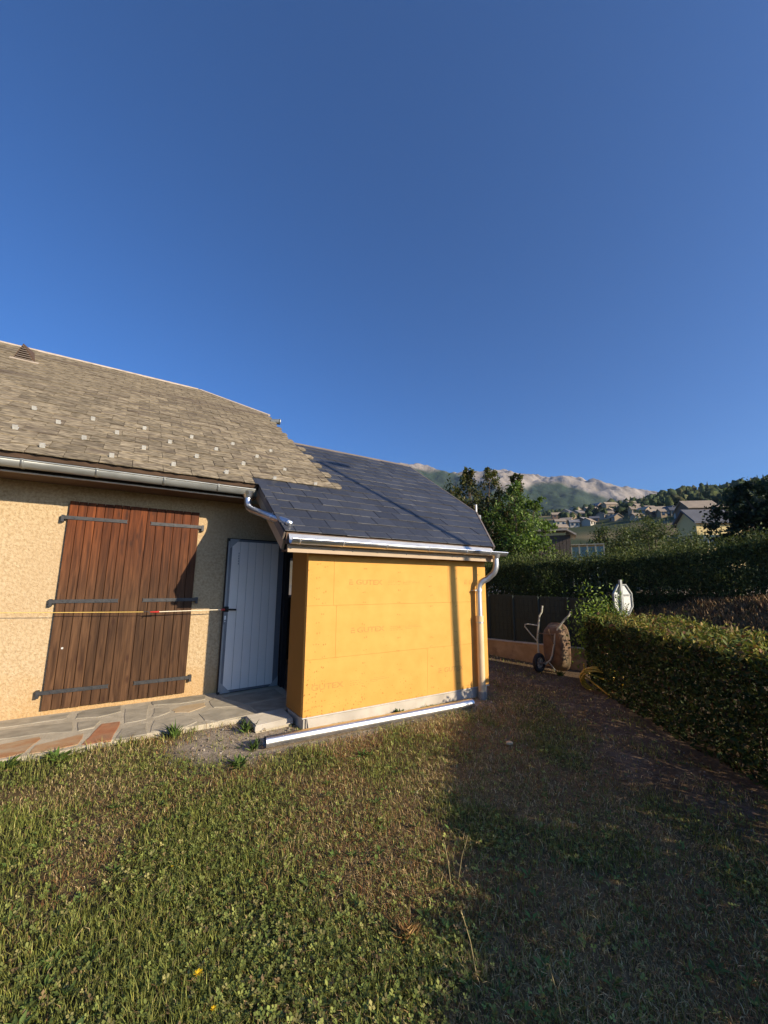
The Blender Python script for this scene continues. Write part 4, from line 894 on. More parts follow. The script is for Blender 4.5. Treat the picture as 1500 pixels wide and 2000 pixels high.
# ------------------------------------------------------------------ trees
def az_pt(az, r, z=None):
    x, y = r*math.sin(R(az)), r*math.cos(R(az)); return Vector((x, y, float(ground_z(x, y)) if z is None else z))
def make_tree(name, base, label, cat, clumps, leaf, dens, cols, wts, trunk_r=.14, seed=1, group=None, shoots=0):
    """clumps: (dx, dy, z, r); leaves gather on each clump's shell, so gaps stay between them"""
    rng = np.random.default_rng(seed); o = thing(name, base, label, cat, group); B0 = np.array(base); Cs, cs, nr = [], [], []
    for (dx, dy, z, r) in clumps:
        c = B0+np.array([dx, dy, z]); ns = max(8, int(r*r*19)); tone = rng.uniform(.82, 1.2)
        for k in range(ns):                      # twig clusters over the clump
            d = unit(rng.normal(size=(1, 3)))[0]; p = c+d*r*rng.uniform(.45, 1.08)*np.array([1, 1, .9]); n = int(dens*rng.uniform(.5, 1.4))
            Cs.append(p+rng.normal(size=(n, 3))*r*.2); cs.append(mixcol(n, cols, wts, .22, rng)*tone*rng.uniform(.85, 1.15)); nr.append(np.tile(d+np.array([0, 0, .5]), (n, 1)))
    for k in range(shoots):
        dx, dy, z, r = clumps[rng.integers(len(clumps))]; p = B0+np.array([dx, dy, z+r*.6]); L = rng.uniform(.4, 1.0); n = int(dens*1.2); t = rng.uniform(0, 1, n)[:, None]
        Cs.append(p+np.array([rng.normal()*.35, rng.normal()*.35, 1])*t*L+rng.normal(size=(n, 3))*.09); cs.append(mixcol(n, cols, wts, .22, rng)); nr.append(rng.normal(size=(n, 3)))
    C = np.concatenate(Cs); me = leaf_mesh('crown', C, rng.uniform(.6, 1.25, len(C))*leaf, np.concatenate(cs), M['leaf'], .55, -.1, np.concatenate(nr), off=base, rng=rng); np_obj('crown', me, o)
    m = MB(); cz = np.mean([c[2] for c in clumps]); fork = B0+np.array([0, 0, min(c[2]-c[3]*.4 for c in clumps)*.55]); m.tube([B0-np.array([0, 0, .2]), (B0+fork)/2+rng.normal(size=3)*.05, fork], [trunk_r*1.3, trunk_r, trunk_r*.85], 9); part('trunk', m, M['bark'], o)
    m = MB()
    for (dx, dy, z, r) in clumps:
        e = B0+np.array([dx, dy, z]); m.tube([fork, fork*.55+e*.45+np.array([0, 0, .1])*r, e], [trunk_r*.55, trunk_r*.3, trunk_r*.1], 6)
    part('limb', m, M['bark'], o, 'stuff'); return o
def rclumps(n, w, h0, h1, r, seed, squash=1.0):
    g = np.random.default_rng(seed); out = []
    for i in range(n):
        t = (i+.5)/n; a = i*2.399+g.uniform(-.4, .4); z = h0+(h1-h0)*t; wr_ = w*math.sqrt(max(.05, 1-(2*t-.85)**2*.8))*g.uniform(.45, 1)
        out.append((wr_*math.cos(a), wr_*math.sin(a), z, r*g.uniform(.75, 1.2)))
    return out
# pear tree behind the annexe: view-aligned clump offsets converted to world offsets
def vclumps(az, L):
    rx, ry = math.cos(R(az)), -math.sin(R(az)); fx, fy = math.sin(R(az)), math.cos(R(az)); return [(u*rx+w_*fx, u*ry+w_*fy, z, r) for (u, w_, z, r) in L]
T1 = vclumps(46.5, [(-1.7,0,5.0,.75),(-1.5,.5,6.0,.65),(-.9,-.3,5.2,.9),(-.8,.2,6.3,.7),(-.6,0,7.05,.38),(.1,.3,6.2,.85),(.4,-.4,5.2,.95),(.55,0,6.9,.5),(.62,.1,7.35,.28),(-.55,.1,7.4,.28),(1.1,.2,5.9,.7),(1.75,0,6.4,.4),(1.85,.1,6.9,.28),(1.5,-.3,5.0,.9),(-1.9,.2,4.0,.8),(-.6,-.6,4.1,1.0),(.6,-.6,4.0,1.0),(1.6,-.2,3.8,.95),(-1.2,-.2,3.0,.9),(.2,-.7,2.9,1.0),(1.4,-.4,2.6,.9),(.9,.8,4.7,1.0),(-.3,.9,5.2,1.0),(-2.1,.3,5.3,.5),(.0,.9,3.6,1.0)])
make_tree('pear_tree', tuple(az_pt(46.3, 21.0)), 'large tree with drying yellow-green leaves rising behind the slate roof', 'tree', T1, .165, 52, [(.065, .085, .022), (.095, .108, .028), (.15, .125, .036), (.20, .15, .05), (.045, .06, .018)], [3, 3, 2, 1, 2], .17, 5, shoots=16)
T2 = vclumps(52, [(u_*.82, w_, z_, r_*.95) for (u_, w_, z_, r_) in [(-.9,0,4.9,.8),(-.2,.2,5.6,.6),(-.1,0,6.15,.35),(.4,0,5.0,.8),(1.0,.1,5.4,.35),(.9,0,4.0,.85),(1.35,0,3.4,.7),(0,-.3,4.0,.95),(-.9,-.2,3.6,.9),(.2,-.4,2.9,.95),(1.3,-.2,2.4,.8),(-.8,-.3,2.3,.9),(.5,-.5,1.8,.9),(1.5,0,1.6,.7),(1.6,.2,4.4,.4),(.3,.7,4.4,.9)]])
make_tree('bright_green_tree', tuple(az_pt(51.2, 19.5)), 'fresh bright green tree beside the yellowing one, left of the wooden shed', 'tree', T2, .14, 50, [(.10, .16, .026), (.14, .20, .034), (.07, .115, .022), (.05, .075, .02)], [3, 2.5, 2, 1], .12, 6, shoots=8)
T3 = vclumps(77, [(u_*.85, w_, z_*.84, r_*.9) for (u_, w_, z_, r_) in [(-2.6,0,3.6,.9),(-1.9,.3,4.6,.9),(-1.6,0,5.4,.6),(-.9,-.2,4.3,1.0),(-.4,.2,5.5,.9),(.4,-.2,4.6,1.0),(.6,0,5.9,.7),(1.4,.2,5.2,1.1),(2.2,0,5.8,.8),(2.2,-.2,4.3,1.0),(-2.0,-.2,2.9,.9),(-1.1,-.4,3.1,1.0),(0,-.4,3.4,1.1),(1.2,-.4,3.3,1.1),(2.4,-.2,3.0,1.0),(-.3,.8,4.2,1.1),(1.0,.9,4.3,1.1),(3.2,0,4.9,1.0),(3.4,0,3.4,1.0)]])
make_tree('dark_walnut_tree', tuple(az_pt(78.2, 24)), 'big dark broad tree above the tall hedge at the right edge', 'tree', T3, .19, 75, [(.022, .036, .015), (.035, .05, .018), (.055, .07, .02), (.016, .026, .013)], [3, 3, 1.2, 2], .2, 9)
mids = [(62.0, 33, 5.6, 2.2, 'rounded green tree left of centre beyond the tall hedge, with yellowing tip'), (66.3, 35, 6.3, 2.6, 'widest rounded green tree beyond the tall hedge, below the village'), (70.0, 37, 5.2, 1.6, 'small round tree just left of the yellow house'),
        (58.8, 46, 4.6, 2.4, 'dark rounded tree behind the greenhouse and the shed'), (56.5, 52, 5.6, 2.2, 'dark green tree directly behind the wooden shed'), (64.2, 50, 7.0, 2.2, 'tall tree with yellow-green crown in front of the village roofs'), (72.6, 34, 3.6, 1.4, 'low leafy tree partly hiding the yellow house front')]
for i, (az, r, h, wd, lab) in enumerate(mids):
    make_tree('round_tree', tuple(az_pt(az, r)), lab, 'tree', rclumps(15, wd*.8, h*.22, h*.9, h*.15, 30+i), .17, 34, [(.075, .10, .028), (.105, .125, .034), (.052, .072, .022), (.14, .14, .04)], [3, 2.5, 2, 1.2 if i in (0, 5) else .5], .13, 40+i, group='trees beyond the tall hedge', shoots=4)

# hillside woodland and ridge trees: one mass
def forest():
    rng = np.random.default_rng(77); ic = []
    t = (1+5**.5)/2; v = unit(np.array([(-1,t,0),(1,t,0),(-1,-t,0),(1,-t,0),(0,-1,t),(0,1,t),(0,-1,-t),(0,1,-t),(t,0,-1),(t,0,1),(-t,0,-1),(-t,0,1)], float))
    f = np.array([(0,11,5),(0,5,1),(0,1,7),(0,7,10),(0,10,11),(1,5,9),(5,11,4),(11,10,2),(10,7,6),(7,1,8),(3,9,4),(3,4,2),(3,2,6),(3,6,8),(3,8,9),(4,9,5),(2,4,11),(6,2,10),(8,6,7),(9,8,1)])
    vv = list(v); cache = {}; ff = []
    def mid(a, b):
        k = (min(a, b), max(a, b))
        if k not in cache: vv.append((vv[a]+vv[b])/2); vv[-1] = vv[-1]/np.linalg.norm(vv[-1]); cache[k] = len(vv)-1
        return cache[k]
    for a, b, c in f: x, y, z = mid(a, b), mid(b, c), mid(c, a); ff += [(a, x, z), (b, y, x), (c, z, y), (x, y, z)]
    bv = np.array(vv); bf = np.array(ff)
    n = 9000; az = rng.uniform(28, 100, n); r = np.exp(rng.uniform(np.log(62), np.log(760), n)); x = r*np.sin(np.radians(az)); y = r*np.cos(np.radians(az))
    wood = fbm(x*.012, y*.012, 4, 19); keep = np.where(r > 430, wood > .40, np.where(r > 130, (wood > .51) & (rng.uniform(size=n) < .8), wood > .47))
    x, y, r = x[keep], y[keep], r[keep]; n = len(x); z = ground_z(x, y)
    h = np.where(r > 380, rng.uniform(4, 8.5, n), rng.uniform(2.5, 5, n)); con = rng.uniform(size=n) < .3; w_ = np.where(con, h*.2, h*rng.uniform(.35, .6, n))
    V = bv[None]*(1+.32*rng.normal(size=(n, len(bv), 1)).clip(-1.4, 1.4)); cone = np.where(con[:, None], np.clip(1-.75*(bv[None, :, 2]*.5+.5), .15, 1), 1)
    V = V*np.stack([w_[:, None]*cone, w_[:, None]*cone, np.broadcast_to(h[:, None]*.55, cone.shape)], -1)+np.stack([x, y, z+h*.5], -1)[:, None]
    idx = (bf[None]+(np.arange(n)*len(bv))[:, None, None]).reshape(-1, 3); col = mixcol(n, [(.045, .062, .024), (.062, .076, .027), (.034, .05, .021), (.09, .09, .036)], [3, 2.5, 2.5, .7], .2, rng)
    col = np.repeat(col, len(bv), 0)*(1+.15*rng.normal(size=(n*len(bv), 1))).clip(.5, 1.5)
    me = np_mesh('woodland', V.reshape(-1, 3), idx, 3, M['forest'], col); np_obj('woodland', me, None, 'stuff')
forest()

# ------------------------------------------------------------------ buildings beyond
def far_house(name, c, w_, d_, h, rot, roof_h, wallm, roofm, label, cat='house', group=None, win=0, over=.4):
    o = thing(name, c, label, cat, group); cs, sn = math.cos(rot), math.sin(rot)
    def T(p): return Vector((c[0]+p[0]*cs-p[1]*sn, c[1]+p[0]*sn+p[1]*cs, c[2]+p[2]))
    a, b = w_/2, d_/2; m = MB()
    m.add([T(p) for p in [(-a,-b,-1.5),(a,-b,-1.5),(a,b,-1.5),(-a,b,-1.5),(-a,-b,h),(a,-b,h),(a,b,h),(-a,b,h),(-a,0,h+roof_h*.96),(a,0,h+roof_h*.96)]], [(0,1,5,4),(1,2,6,9,5),(2,3,7,6),(3,0,4,8,7)]); part('wall', m, wallm, o)
    m = MB(); e = over; k = roof_h/b
    for s in (-1, 1): m.prism([T(p) for p in [(-a-e, s*(b+e), h-e*k), (a+e, s*(b+e), h-e*k), (a+e, 0, h+roof_h), (-a-e, 0, h+roof_h)]], (0, 0, .22))
    ro = part('roof', m, roofm, o)
    for i in range(win):
        x = -a+(i+.5)*w_/win
        for zz in ([h*.25, h*.68] if h > 4.2 else [h*.45]):
            m = MB(); m.add([T((x-.5, -b-.06, zz-.55)), T((x+.5, -b-.06, zz-.55)), T((x+.5, -b-.06, zz+.65)), T((x-.5, -b-.06, zz+.65)), T((x-.5, -b+.02, zz-.55)), T((x+.5, -b+.02, zz-.55)), T((x+.5, -b+.02, zz+.65)), T((x-.5, -b+.02, zz+.65))], [(0,1,2,3),(0,4,5,1),(1,5,6,2),(2,6,7,3),(3,7,4,0)]); part('window', m, M['glass'], o)
    return o, T, ro
VW = [mat('village_wall_%s' % k, c, None, rough=.9) for k, c in (('cream', (.34, .28, .2)), ('white', (.44, .4, .33)), ('ochre', (.33, .25, .16)), ('timber', (.17, .11, .07)))]
VR = [mat('village_roof_%s' % k, c, tuple(q*1.25 for q in c), .6, .9) for k, c in (('brown', (.26, .205, .15)), ('grey', (.2, .19, .18)), ('slate', (.085, .088, .10)), ('tan', (.33, .26, .18)))]
# the nearer ones that can be told apart
p = az_pt(71.7, 58); o, T, ro = far_house('yellow_house', (p.x, p.y, p.z+3.3), 4.7, 3.2, 4.0, -R(72)+R(36), 1.3, mat('pale_yellow_wall', (.56, .44, .2), None, rough=.85), VR[2], 'pale yellow house with dark slate roof seen over the tall hedge', win=4)
m = MB(); m.prism([T((2.9, -1.6, 3.4)), T((2.9, 0, 3.4)), T((4.4, 0, 2.8)), T((4.4, -1.6, 2.8))], (0, 0, .2)); part('side_roof', m, VR[3], o)
p = az_pt(70.9, 150); far_house('chalet', (p.x, p.y, p.z+3), 8, 7, 4.6, -R(70.9)+R(30), 2.4, VW[3], VR[0], 'dark timber chalet with white balcony above the yellow house', 'chalet', win=3)
hs = [(56.6,1005,1,'brown'),(57.2,1012,0,'tan')]
vill = [(1088,1007),(1093,1018),(1096,1028),(1108,1003),(1114,1007),(1123,1000),(1131,1003),(1141,1004),(1139,1014),(1121,1019),(1149,1016),(1153,992),(1165,994),(1168,1001),(1176,1005),(1187,1003),(1196,999),(1191,988),(1202,1007),(1213,993),(1221,992),(1232,985),(1240,995),(1248,988),(1243,1005),(1258,996),(1268,992),(1277,998),(1285,994),(1296,998),(1306,995),(1318,994),(1327,999),(1338,995),(1347,996),(1356,1000),(1363,996),(1160,1010),(1106,1016),(1408,989)]
F2 = 792.93; rv = random.Random(12)
ORD = 'first second third fourth fifth sixth seventh eighth ninth tenth eleventh twelfth thirteenth fourteenth fifteenth sixteenth seventeenth eighteenth nineteenth twentieth'.split()
vrow = lambda q: 'uppermost' if q <= 995 else ('middle' if q <= 1004 else 'lowest')
vlab = {}
for rw in ('uppermost', 'middle', 'lowest'):
    for i, q in enumerate(sorted(v for v in vill if vrow(v[1]) == rw)): vlab[q] = 'small distant village house, %s from the left in the %s row on the hillside' % (ORD[i], rw)
for (px, py) in vill:
    d = F_+R_*((px-750)/F2)-U_*((py-1000)/F2); az = math.degrees(math.atan2(d.x, d.y)); te = d.z/math.hypot(d.x, d.y)
    rs = np.linspace(120, 520, 400); zz = ground_z(rs*math.sin(R(az)), rs*math.cos(R(az))); k = int(np.argmin(np.abs((zz+2.5-CAM_H)/rs-te))); r = float(rs[k]); p = az_pt(az, r)
    sc_ = .62*r/270; white = rv.random() < .3
    far_house('village_house', (p.x, p.y, p.z), rv.uniform(7, 11)*sc_, rv.uniform(7, 9)*sc_, rv.uniform(3.2, 5)*sc_, rv.uniform(-.5, .5)-R(az)+R(35)*rv.choice((-1, 1, 1, 1)), rv.uniform(2, 3)*sc_, VW[rv.choice((0, 0, 1, 2, 2, 3))], VR[rv.choice((0, 0, 1, 3, 3, 2))], vlab[(px, py)], group='village houses on the hillside', win=2)
# wooden shed and little greenhouse beyond the hedge
p = az_pt(55.9, 25)+Vector((0, 0, .6)); sh = thing('wooden_shed', tuple(p), 'weathered grey wooden shed with a pale sheet roof, left of the greenhouse', 'shed'); q = -R(55.9)
def TS(u, w_, z): return Vector((p.x+u*math.cos(q)-w_*math.sin(q), p.y+u*math.sin(q)+w_*math.cos(q), p.z+z))
m = MB(); m.prism([TS(-1.55, 0, -.5), TS(.75, 0, -.5), TS(.75, 2, -.5), TS(-1.55, 2, -.5)], (0, 0, 4.35)); part('wall', m, M['shedwood'], sh)
for i in range(12):
    u = -1.5+i*.185; m = MB(); m.prism([TS(u, -.04, -.4), TS(u+.165, -.04, -.4), TS(u+.165, -.005, -.4), TS(u, -.005, -.4)], (0, 0, 4.2+rv.uniform(-.05, .05))); part('plank', m, M['shedwood'], sh)
m = MB(); m.prism([TS(-1.9, -.4, 4.08), TS(.55, -.4, 4.08), TS(.55, 2.3, 4.25), TS(-1.9, 2.3, 4.25)], (0, 0, .1)); m.prism([TS(.56, -.4, 4.08), TS(1.05, -.4, 3.78), TS(1.05, 2.3, 3.78), TS(.56, 2.3, 4.08)], (0, 0, .1)); part('roof', m, M['fibro'], sh)
p2 = az_pt(58.9, 26)+Vector((0, 0, .35)); gh = thing('greenhouse', tuple(p2), 'low pale green glass greenhouse between the wooden shed and the trees', 'greenhouse'); q2 = -R(58.9)
def TG(u, w_, z): return Vector((p2.x+u*math.cos(q2)-w_*math.sin(q2), p2.y+u*math.sin(q2)+w_*math.cos(q2), p2.z+z))
fr = mat('green_glass', (.16, .25, .22), (.09, .14, .12), 3, .15, spec=.7); m = MB()
for i in range(5):
    u = -1.0+i*.42; m = MB(); m.prism([TG(u+.02, 0, .2), TG(u+.40, 0, .2), TG(u+.40, .02, .2), TG(u+.02, .02, .2)], (0, 0, 3.25)); part('pane', m, fr, gh)
for i in range(6):
    u = -1.0+i*.42; m = MB(); m.prism([TG(u-.03, -.03, 0), TG(u+.03, -.03, 0), TG(u+.03, -.001, 0), TG(u-.03, -.001, 0)], (0, 0, 3.55)); part('glazing_bar', m, M['tubepaint'], gh)
m = MB(); m.prism([TG(-1.03, -.05, 3.56), TG(1.13, -.05, 3.56), TG(1.13, 1.6, 3.56), TG(-1.03, 1.6, 3.56)], (0, 0, .05)); m.prism([TG(-1.0, .03, 0), TG(-.97, .03, 0), TG(-.97, 1.5, 0), TG(-1.0, 1.5, 0)], (0, 0, 3.5)); part('frame', m, M['tubepaint'], gh)

# road sign seen from behind, its post and clamp
sg = thing('road_sign', (10.15, 5.32, 0), 'grey metal back of an octagonal road sign standing behind the hedge end', 'road sign')
c = Vector((10.24, 5.27, 1.19)); ax = Vector((.998, -.06, 0)); nn = Vector((-.06, -.998, 0))
def octa(r_, off): return [c+ax*(r_*math.cos(R(22.5+45*k)))+Vector((0, 0, r_*math.sin(R(22.5+45*k))))+nn*off for k in range(8)]
m = MB(); m.prism(octa(.39, 0), nn*.004); part('plate', m, M['guard'], sg)
m = MB(); a_, b_ = octa(.41, -.004), octa(.38, -.004)
for k in range(8): k2 = (k+1) % 8; m.prism([a_[k], a_[k2], b_[k2], b_[k]], nn*.045)
part('rim', m, M['zinc_old'], sg)
m = MB(); pp = c-ax*.10+nn*.05; m.obox(pp+Vector((0, 0, -.55)), ax*.04, nn*.022, (0, 0, 1.03)); part('post', m, M['zinc_old'], sg)
m = MB(); m.obox(c+Vector((0, 0, .12))+nn*.02, ax*.3, nn*.015, (0, 0, .018)); part('clamp_rail', m, M['zinc_old'], sg)
# white pole just behind the annexe roof
wp_ = thing('white_pole', (6.2, 6.0, 0), 'slim white pole with a small box standing behind the slate roof edge', 'pole')
m = MB(); m.tube([(6.02, 5.85, -.2), (6.02, 5.85, 3.15)], .021, 10); part('pole', m, M['white'], wp_)
m = MB(); m.box((6.0, 5.79, 2.83), (6.09, 5.86, 2.93)); part('junction_box', m, M['door_grey'], wp_)
# street lamp behind the camera, whose shadow crosses the roof
lm = thing('street_lamp', (7.2, -2.02, -.15), 'leaning street lamp post standing beyond the hedge', 'street lamp')
a, b = Vector((7.22, -2.02, -.4)), Vector((6.93, -2.02, 6.98)); m = MB(); m.tube([a, b], [.07, .05], 14); part('post', m, M['concrete'], lm)
m = MB(); m.tube([b, b+Vector((.12, 0, .06)), b+Vector((.28, 0, .06))], .028, 8); part('arm', m, M['zinc_old'], lm)
m = MB(); h0 = b+Vector((.46, 0, .05)); m.tube([h0-Vector((.24, 0, 0)), h0-Vector((.16, 0, 0)), h0, h0+Vector((.16, 0, 0)), h0+Vector((.22, 0, 0))], [.05, .08, .095, .07, .03], 12); part('lamp_head', m, M['zinc_old'], lm)

# ------------------------------------------------------------------ lawn: blades, clover, broad leaves, weeds, flowers
def on_lawn(x, y):
    d = hedge_d(x, y)
    ok = (d > .1)
    ok &= ~((y > 4.93+.03*np.sin(x*3)) & (x < 2.2)); ok &= ~((x > 1.78) & (x < 4.64) & (y > 4.33)); ok &= ~((x > 1.33) & (x < 1.82) & (y > 4.52))
    ok &= ~((x > 1.28) & (x < 3.98) & (np.abs(y-4.05) < .055)); ok &= ~((x > 4.3) & (x-4.4 < (y-4.36)*.75+.3) & (y > 4.36)); ok &= x < 7.5-.33*(y-6.4)*(y > 4.9)*0+.3
    return ok
def scatter(n, seed, power=1.0, rmax=11):
    g = np.random.default_rng(seed); az = np.radians(g.uniform(-20, 100, n)); r = .55*(rmax/.55)**(g.uniform(0, 1, n)**power)
    x, y = r*np.sin(az), r*np.cos(az); k = on_lawn(x, y) & (x > -3.2); return x[k], y[k], g
def blades():
    x, y, g = scatter(640000, 101, .95); dirt = dirtness(x, y); dry = dryness(x, y); keep = g.uniform(size=len(x)) > dirt*.93; keep &= g.uniform(size=len(x)) < (.55+.45*sstep(.35, .6, fbm(x*3.2, y*3.2, 3, 55)))
    x, y, dry, dirt = x[keep], y[keep], dry[keep], dirt[keep]; n = len(x); r = np.hypot(x, y); z = ground_z(x, y)
    clump = fbm(x*4.3, y*4.3, 3, 66); edge = sstep(.4, .0, np.abs(y-4.88))*(x < 1.4)+sstep(.35, 0, np.abs(y-3.85))*(x > 1.2)*(x < 4.6)*.5
    h = g.uniform(.012, .048, n)*(.45+1.1*clump)*(1+.9*edge)*(1-.25*dry)*(1+.02*r); wd = g.uniform(.0016, .0036, n)*(1+.22*np.maximum(r-1.2, 0)); h *= 1+.03*r
    isdry = g.uniform(size=n) < (.07+.62*dry)
    green = mixcol(n, [(.18, .205, .042), (.24, .25, .055), (.125, .145, .03), (.30, .28, .075)], [3, 2.5, 2, 1], .32, g); rusty = sstep(.5, .62, fbm(x*1.2+11, y*1.2, 4, 47)); straw = mixcol(n, [(.46, .34, .15), (.56, .44, .22), (.36, .245, .11), (.24, .16, .07)], [3, 1.6, 2.4, 1.2], .3, g); straw = np.where((g.uniform(size=n) < rusty*.4)[:, None], mixcol(n, [(.30, .15, .055), (.22, .105, .045), (.36, .2, .08)], [2, 2, 1], .25, g), straw)
    col = np.where(isdry[:, None], straw, green)
    a = g.uniform(0, 2*np.pi, n); ln = np.where(isdry, g.uniform(.3, 1.5, n), g.uniform(.1, .8, n)); dirv = np.stack([np.cos(a), np.sin(a), np.zeros(n)], -1); sd = np.stack([-np.sin(a), np.cos(a), np.zeros(n)], -1)
    sd = unit(sd+.4*g.normal(size=(n, 3))*np.array([1, 1, 0])); p = np.stack([x, y, z-.004], -1); upv = np.array([0, 0, 1.])
    m1 = p+upv*(h*.6)[:, None]+dirv*(h*ln*.3)[:, None]; t = p+upv*(h*np.where(isdry, .75, 1.0))[:, None]+dirv*(h*ln)[:, None]; s = sd*(wd*.5)[:, None]
    V = np.stack([p-s, p+s, m1-s*.8, m1+s*.8, t], 1).reshape(-1, 3); i = np.arange(n)[:, None]*5
    idx = np.concatenate([np.hstack([i, i+1, i+3]), np.hstack([i, i+3, i+2]), np.hstack([i+2, i+3, i+4])])
    me = np_mesh('lawn_grass', V, idx, 3, M['grass'], np.repeat(col, 5, 0)); np_obj('lawn_grass', me, None, 'stuff')
    print('blades', n)
blades()
def clover():
    x, y, g = scatter(150000, 202, .8, 7); cl = fbm(x*2.1, y*2.1, 4, 88); keep = (g.uniform(size=len(x)) < (.22+.45*sstep(.40, .66, cl))*(1-dirtness(x, y))*(1-.8*dryness(x, y))); x, y = x[keep], y[keep]; n = len(x); z = ground_z(x, y)+g.uniform(.012, .035, n)
    r = np.hypot(x, y); s = g.uniform(.0045, .0115, n)*(1+.06*r); a0 = g.uniform(0, 6.28, n); tilt = g.normal(size=(n, 2))*.35; Vs = []; cols = mixcol(n, [(.18, .215, .048), (.24, .26, .065), (.12, .145, .034), (.29, .26, .09), (.20, .135, .06)], [3, 2, 2.4, 1, .7], .28, g)
    for k in range(3):
        a = a0+k*2.094; d = np.stack([np.cos(a), np.sin(a), .25+tilt[:, 0]*np.cos(a)+tilt[:, 1]*np.sin(a)], -1); sd = np.stack([-np.sin(a), np.cos(a), tilt[:, 1]*np.cos(a)-tilt[:, 0]*np.sin(a)], -1); c = np.stack([x, y, z], -1); S = s[:, None]
        Vs.append(np.stack([c, c+d*S*.75+sd*S*.55, c+d*S*1.25, c+d*S*.75-sd*S*.55], 1))
    V = np.concatenate(Vs).reshape(-1, 3); i = np.arange(3*n)[:, None]*4; idx = np.hstack([i, i+3, i+2, i+1])
    np_obj('clover', np_mesh('clover', V, idx, 4, M['grass'], np.repeat(np.tile(cols, (3, 1)), 4, 0)), None, 'stuff'); print('clover', n)
clover()
def rosettes():
    """broad-leaved weeds among the turf: many small flat rosettes"""
    x, y, g = scatter(2600, 303, .8, 6.5); keep = g.uniform(size=len(x)) < (1-dirtness(x, y)*.6)*(1-.55*dryness(x, y)); x, y = x[keep], y[keep]; C, D, S, N, cols = [], [], [], [], []
    for xx, yy in zip(x, y):
        nn = g.integers(4, 8); z = float(ground_z(xx, yy)); L = g.uniform(.022, .052); a0 = g.uniform(0, 6.28)
        for k in range(nn):
            a = a0+k*6.28/nn+g.normal()*.2; d = np.array([math.cos(a), math.sin(a), g.uniform(.15, .7)]); C.append(np.array([xx, yy, z+.008])+d*L*.5); D.append(d); S.append(L*g.uniform(.7, 1.1)); N.append([-math.cos(a)*.3, -math.sin(a)*.3, 1])
        cols.append(mixcol(nn, [(.11, .17, .036), (.145, .205, .05), (.08, .12, .028)], [3, 2, 2], .18, g))
    me = leaf_mesh('broad_weeds', np.array(C), np.array(S), np.concatenate(cols), M['grass'], .36, 0, np.array(N)*3, off=(0, 0, 0), rng=g, d=np.array(D)); np_obj('broad_weeds', me, None, 'stuff')
rosettes()
def litter():
    """pebbles and dead leaves on the bare earth"""
    g = np.random.default_rng(404); n = 9000; x = g.uniform(-.2, 9.2, n); y = g.uniform(.3, 8, n); k = on_lawn(x, y) & (g.uniform(size=n) < dirtness(x, y)**1.2); x, y = x[k], y[k]; n = len(x); z = ground_z(x, y); s = g.uniform(.004, .014, n)*(1+.1*np.hypot(x, y))
    bv = np.array([(1,0,0),(-1,0,0),(0,1,0),(0,-1,0),(0,0,.7),(0,0,-.7)], float); bf = np.array([(0,2,4),(2,1,4),(1,3,4),(3,0,4),(2,0,5),(1,2,5),(3,1,5),(0,3,5)])
    s = s*np.where(hedge_d(x, y) < 1.9, .55, 1.0); V = bv[None]*s[:, None, None]*g.uniform(.6, 1.4, (n, 6, 1))+np.stack([x, y, z+s*.3], -1)[:, None]; idx = (bf[None]+(np.arange(n)*6)[:, None, None]).reshape(-1, 3)
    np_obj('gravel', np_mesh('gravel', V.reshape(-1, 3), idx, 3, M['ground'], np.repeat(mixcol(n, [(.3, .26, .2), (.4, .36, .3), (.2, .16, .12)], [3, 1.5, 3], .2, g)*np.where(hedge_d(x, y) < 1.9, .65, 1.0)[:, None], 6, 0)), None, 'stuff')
    n = 5000; x = g.uniform(2.5, 9.2, n); y = g.uniform(.3, 8, n); k = on_lawn(x, y) & (g.uniform(size=n) < .9*dirtness(x, y)); x, y = x[k], y[k]; n = len(x); C = np.stack([x, y, ground_z(x, y)+.008], -1); d = g.normal(size=(n, 3))*np.array([1, 1, .15])
    np_obj('leaf_litter', leaf_mesh('leaf_litter', C, g.uniform(.025, .055, n), mixcol(n, [(.2, .13, .07), (.28, .2, .12), (.12, .07, .04)], [3, 2, 2], .2, g), M['grass'], .45, 0, np.tile([0, 0, 2.], (n, 1)), rng=g, d=d), None, 'stuff')
litter()
def dry_bank():
    g = np.random.default_rng(505); n = 52000; x = g.uniform(9.9, 13.4, n); y = g.uniform(-2.5, 8.5, n); k = (hedge_d(x, y) < -.9) & (x > 9.75); x, y = x[k], y[k]; n = len(x); z = ground_z(x, y)
    h = g.uniform(.06, .22, n)*(.5+fbm(x*1.5, y*1.5, 3, 6)); C = np.stack([x, y, z+h*.4], -1); d = np.stack([g.normal(size=n)*.5, g.normal(size=n)*.5, np.ones(n)], -1)
    np_obj('dry_grass', leaf_mesh('dry_grass', C, h, mixcol(n, [(.22, .14, .065), (.30, .2, .1), (.15, .085, .045), (.09, .09, .035)], [3, 2, 2, .8], .2, g), M['grass'], .07, 0, rng=g, d=d), None, 'stuff')
dry_bank()
def plant(name, base, n, L, label, cat, cols, wts, aspect=.16, rise=(.4, 1.4), group=None, flower=None):
    o = thing(name, base, label, cat, group); B0 = np.array(base); a = RNG.uniform(0, 6.28, n); d = np.stack([np.cos(a), np.sin(a), RNG.uniform(*rise, n)], -1); d = unit(d); s = RNG.uniform(.6, 1.1, n)*L
    me = leaf_mesh('leaves', B0+d*s[:, None]*.5+RNG.normal(size=(n, 3))*np.array([.02, .02, 0]), s, mixcol(n, cols, wts), M['grass'], aspect, 0, np.stack([-np.cos(a), -np.sin(a), np.ones(n)], -1)*2, off=base, d=d); np_obj('leaves', me, o); return o
def gz_(x, y): return float(ground_z(x, y))
GR = [(.08, .14, .025), (.12, .18, .035), (.055, .09, .02)]
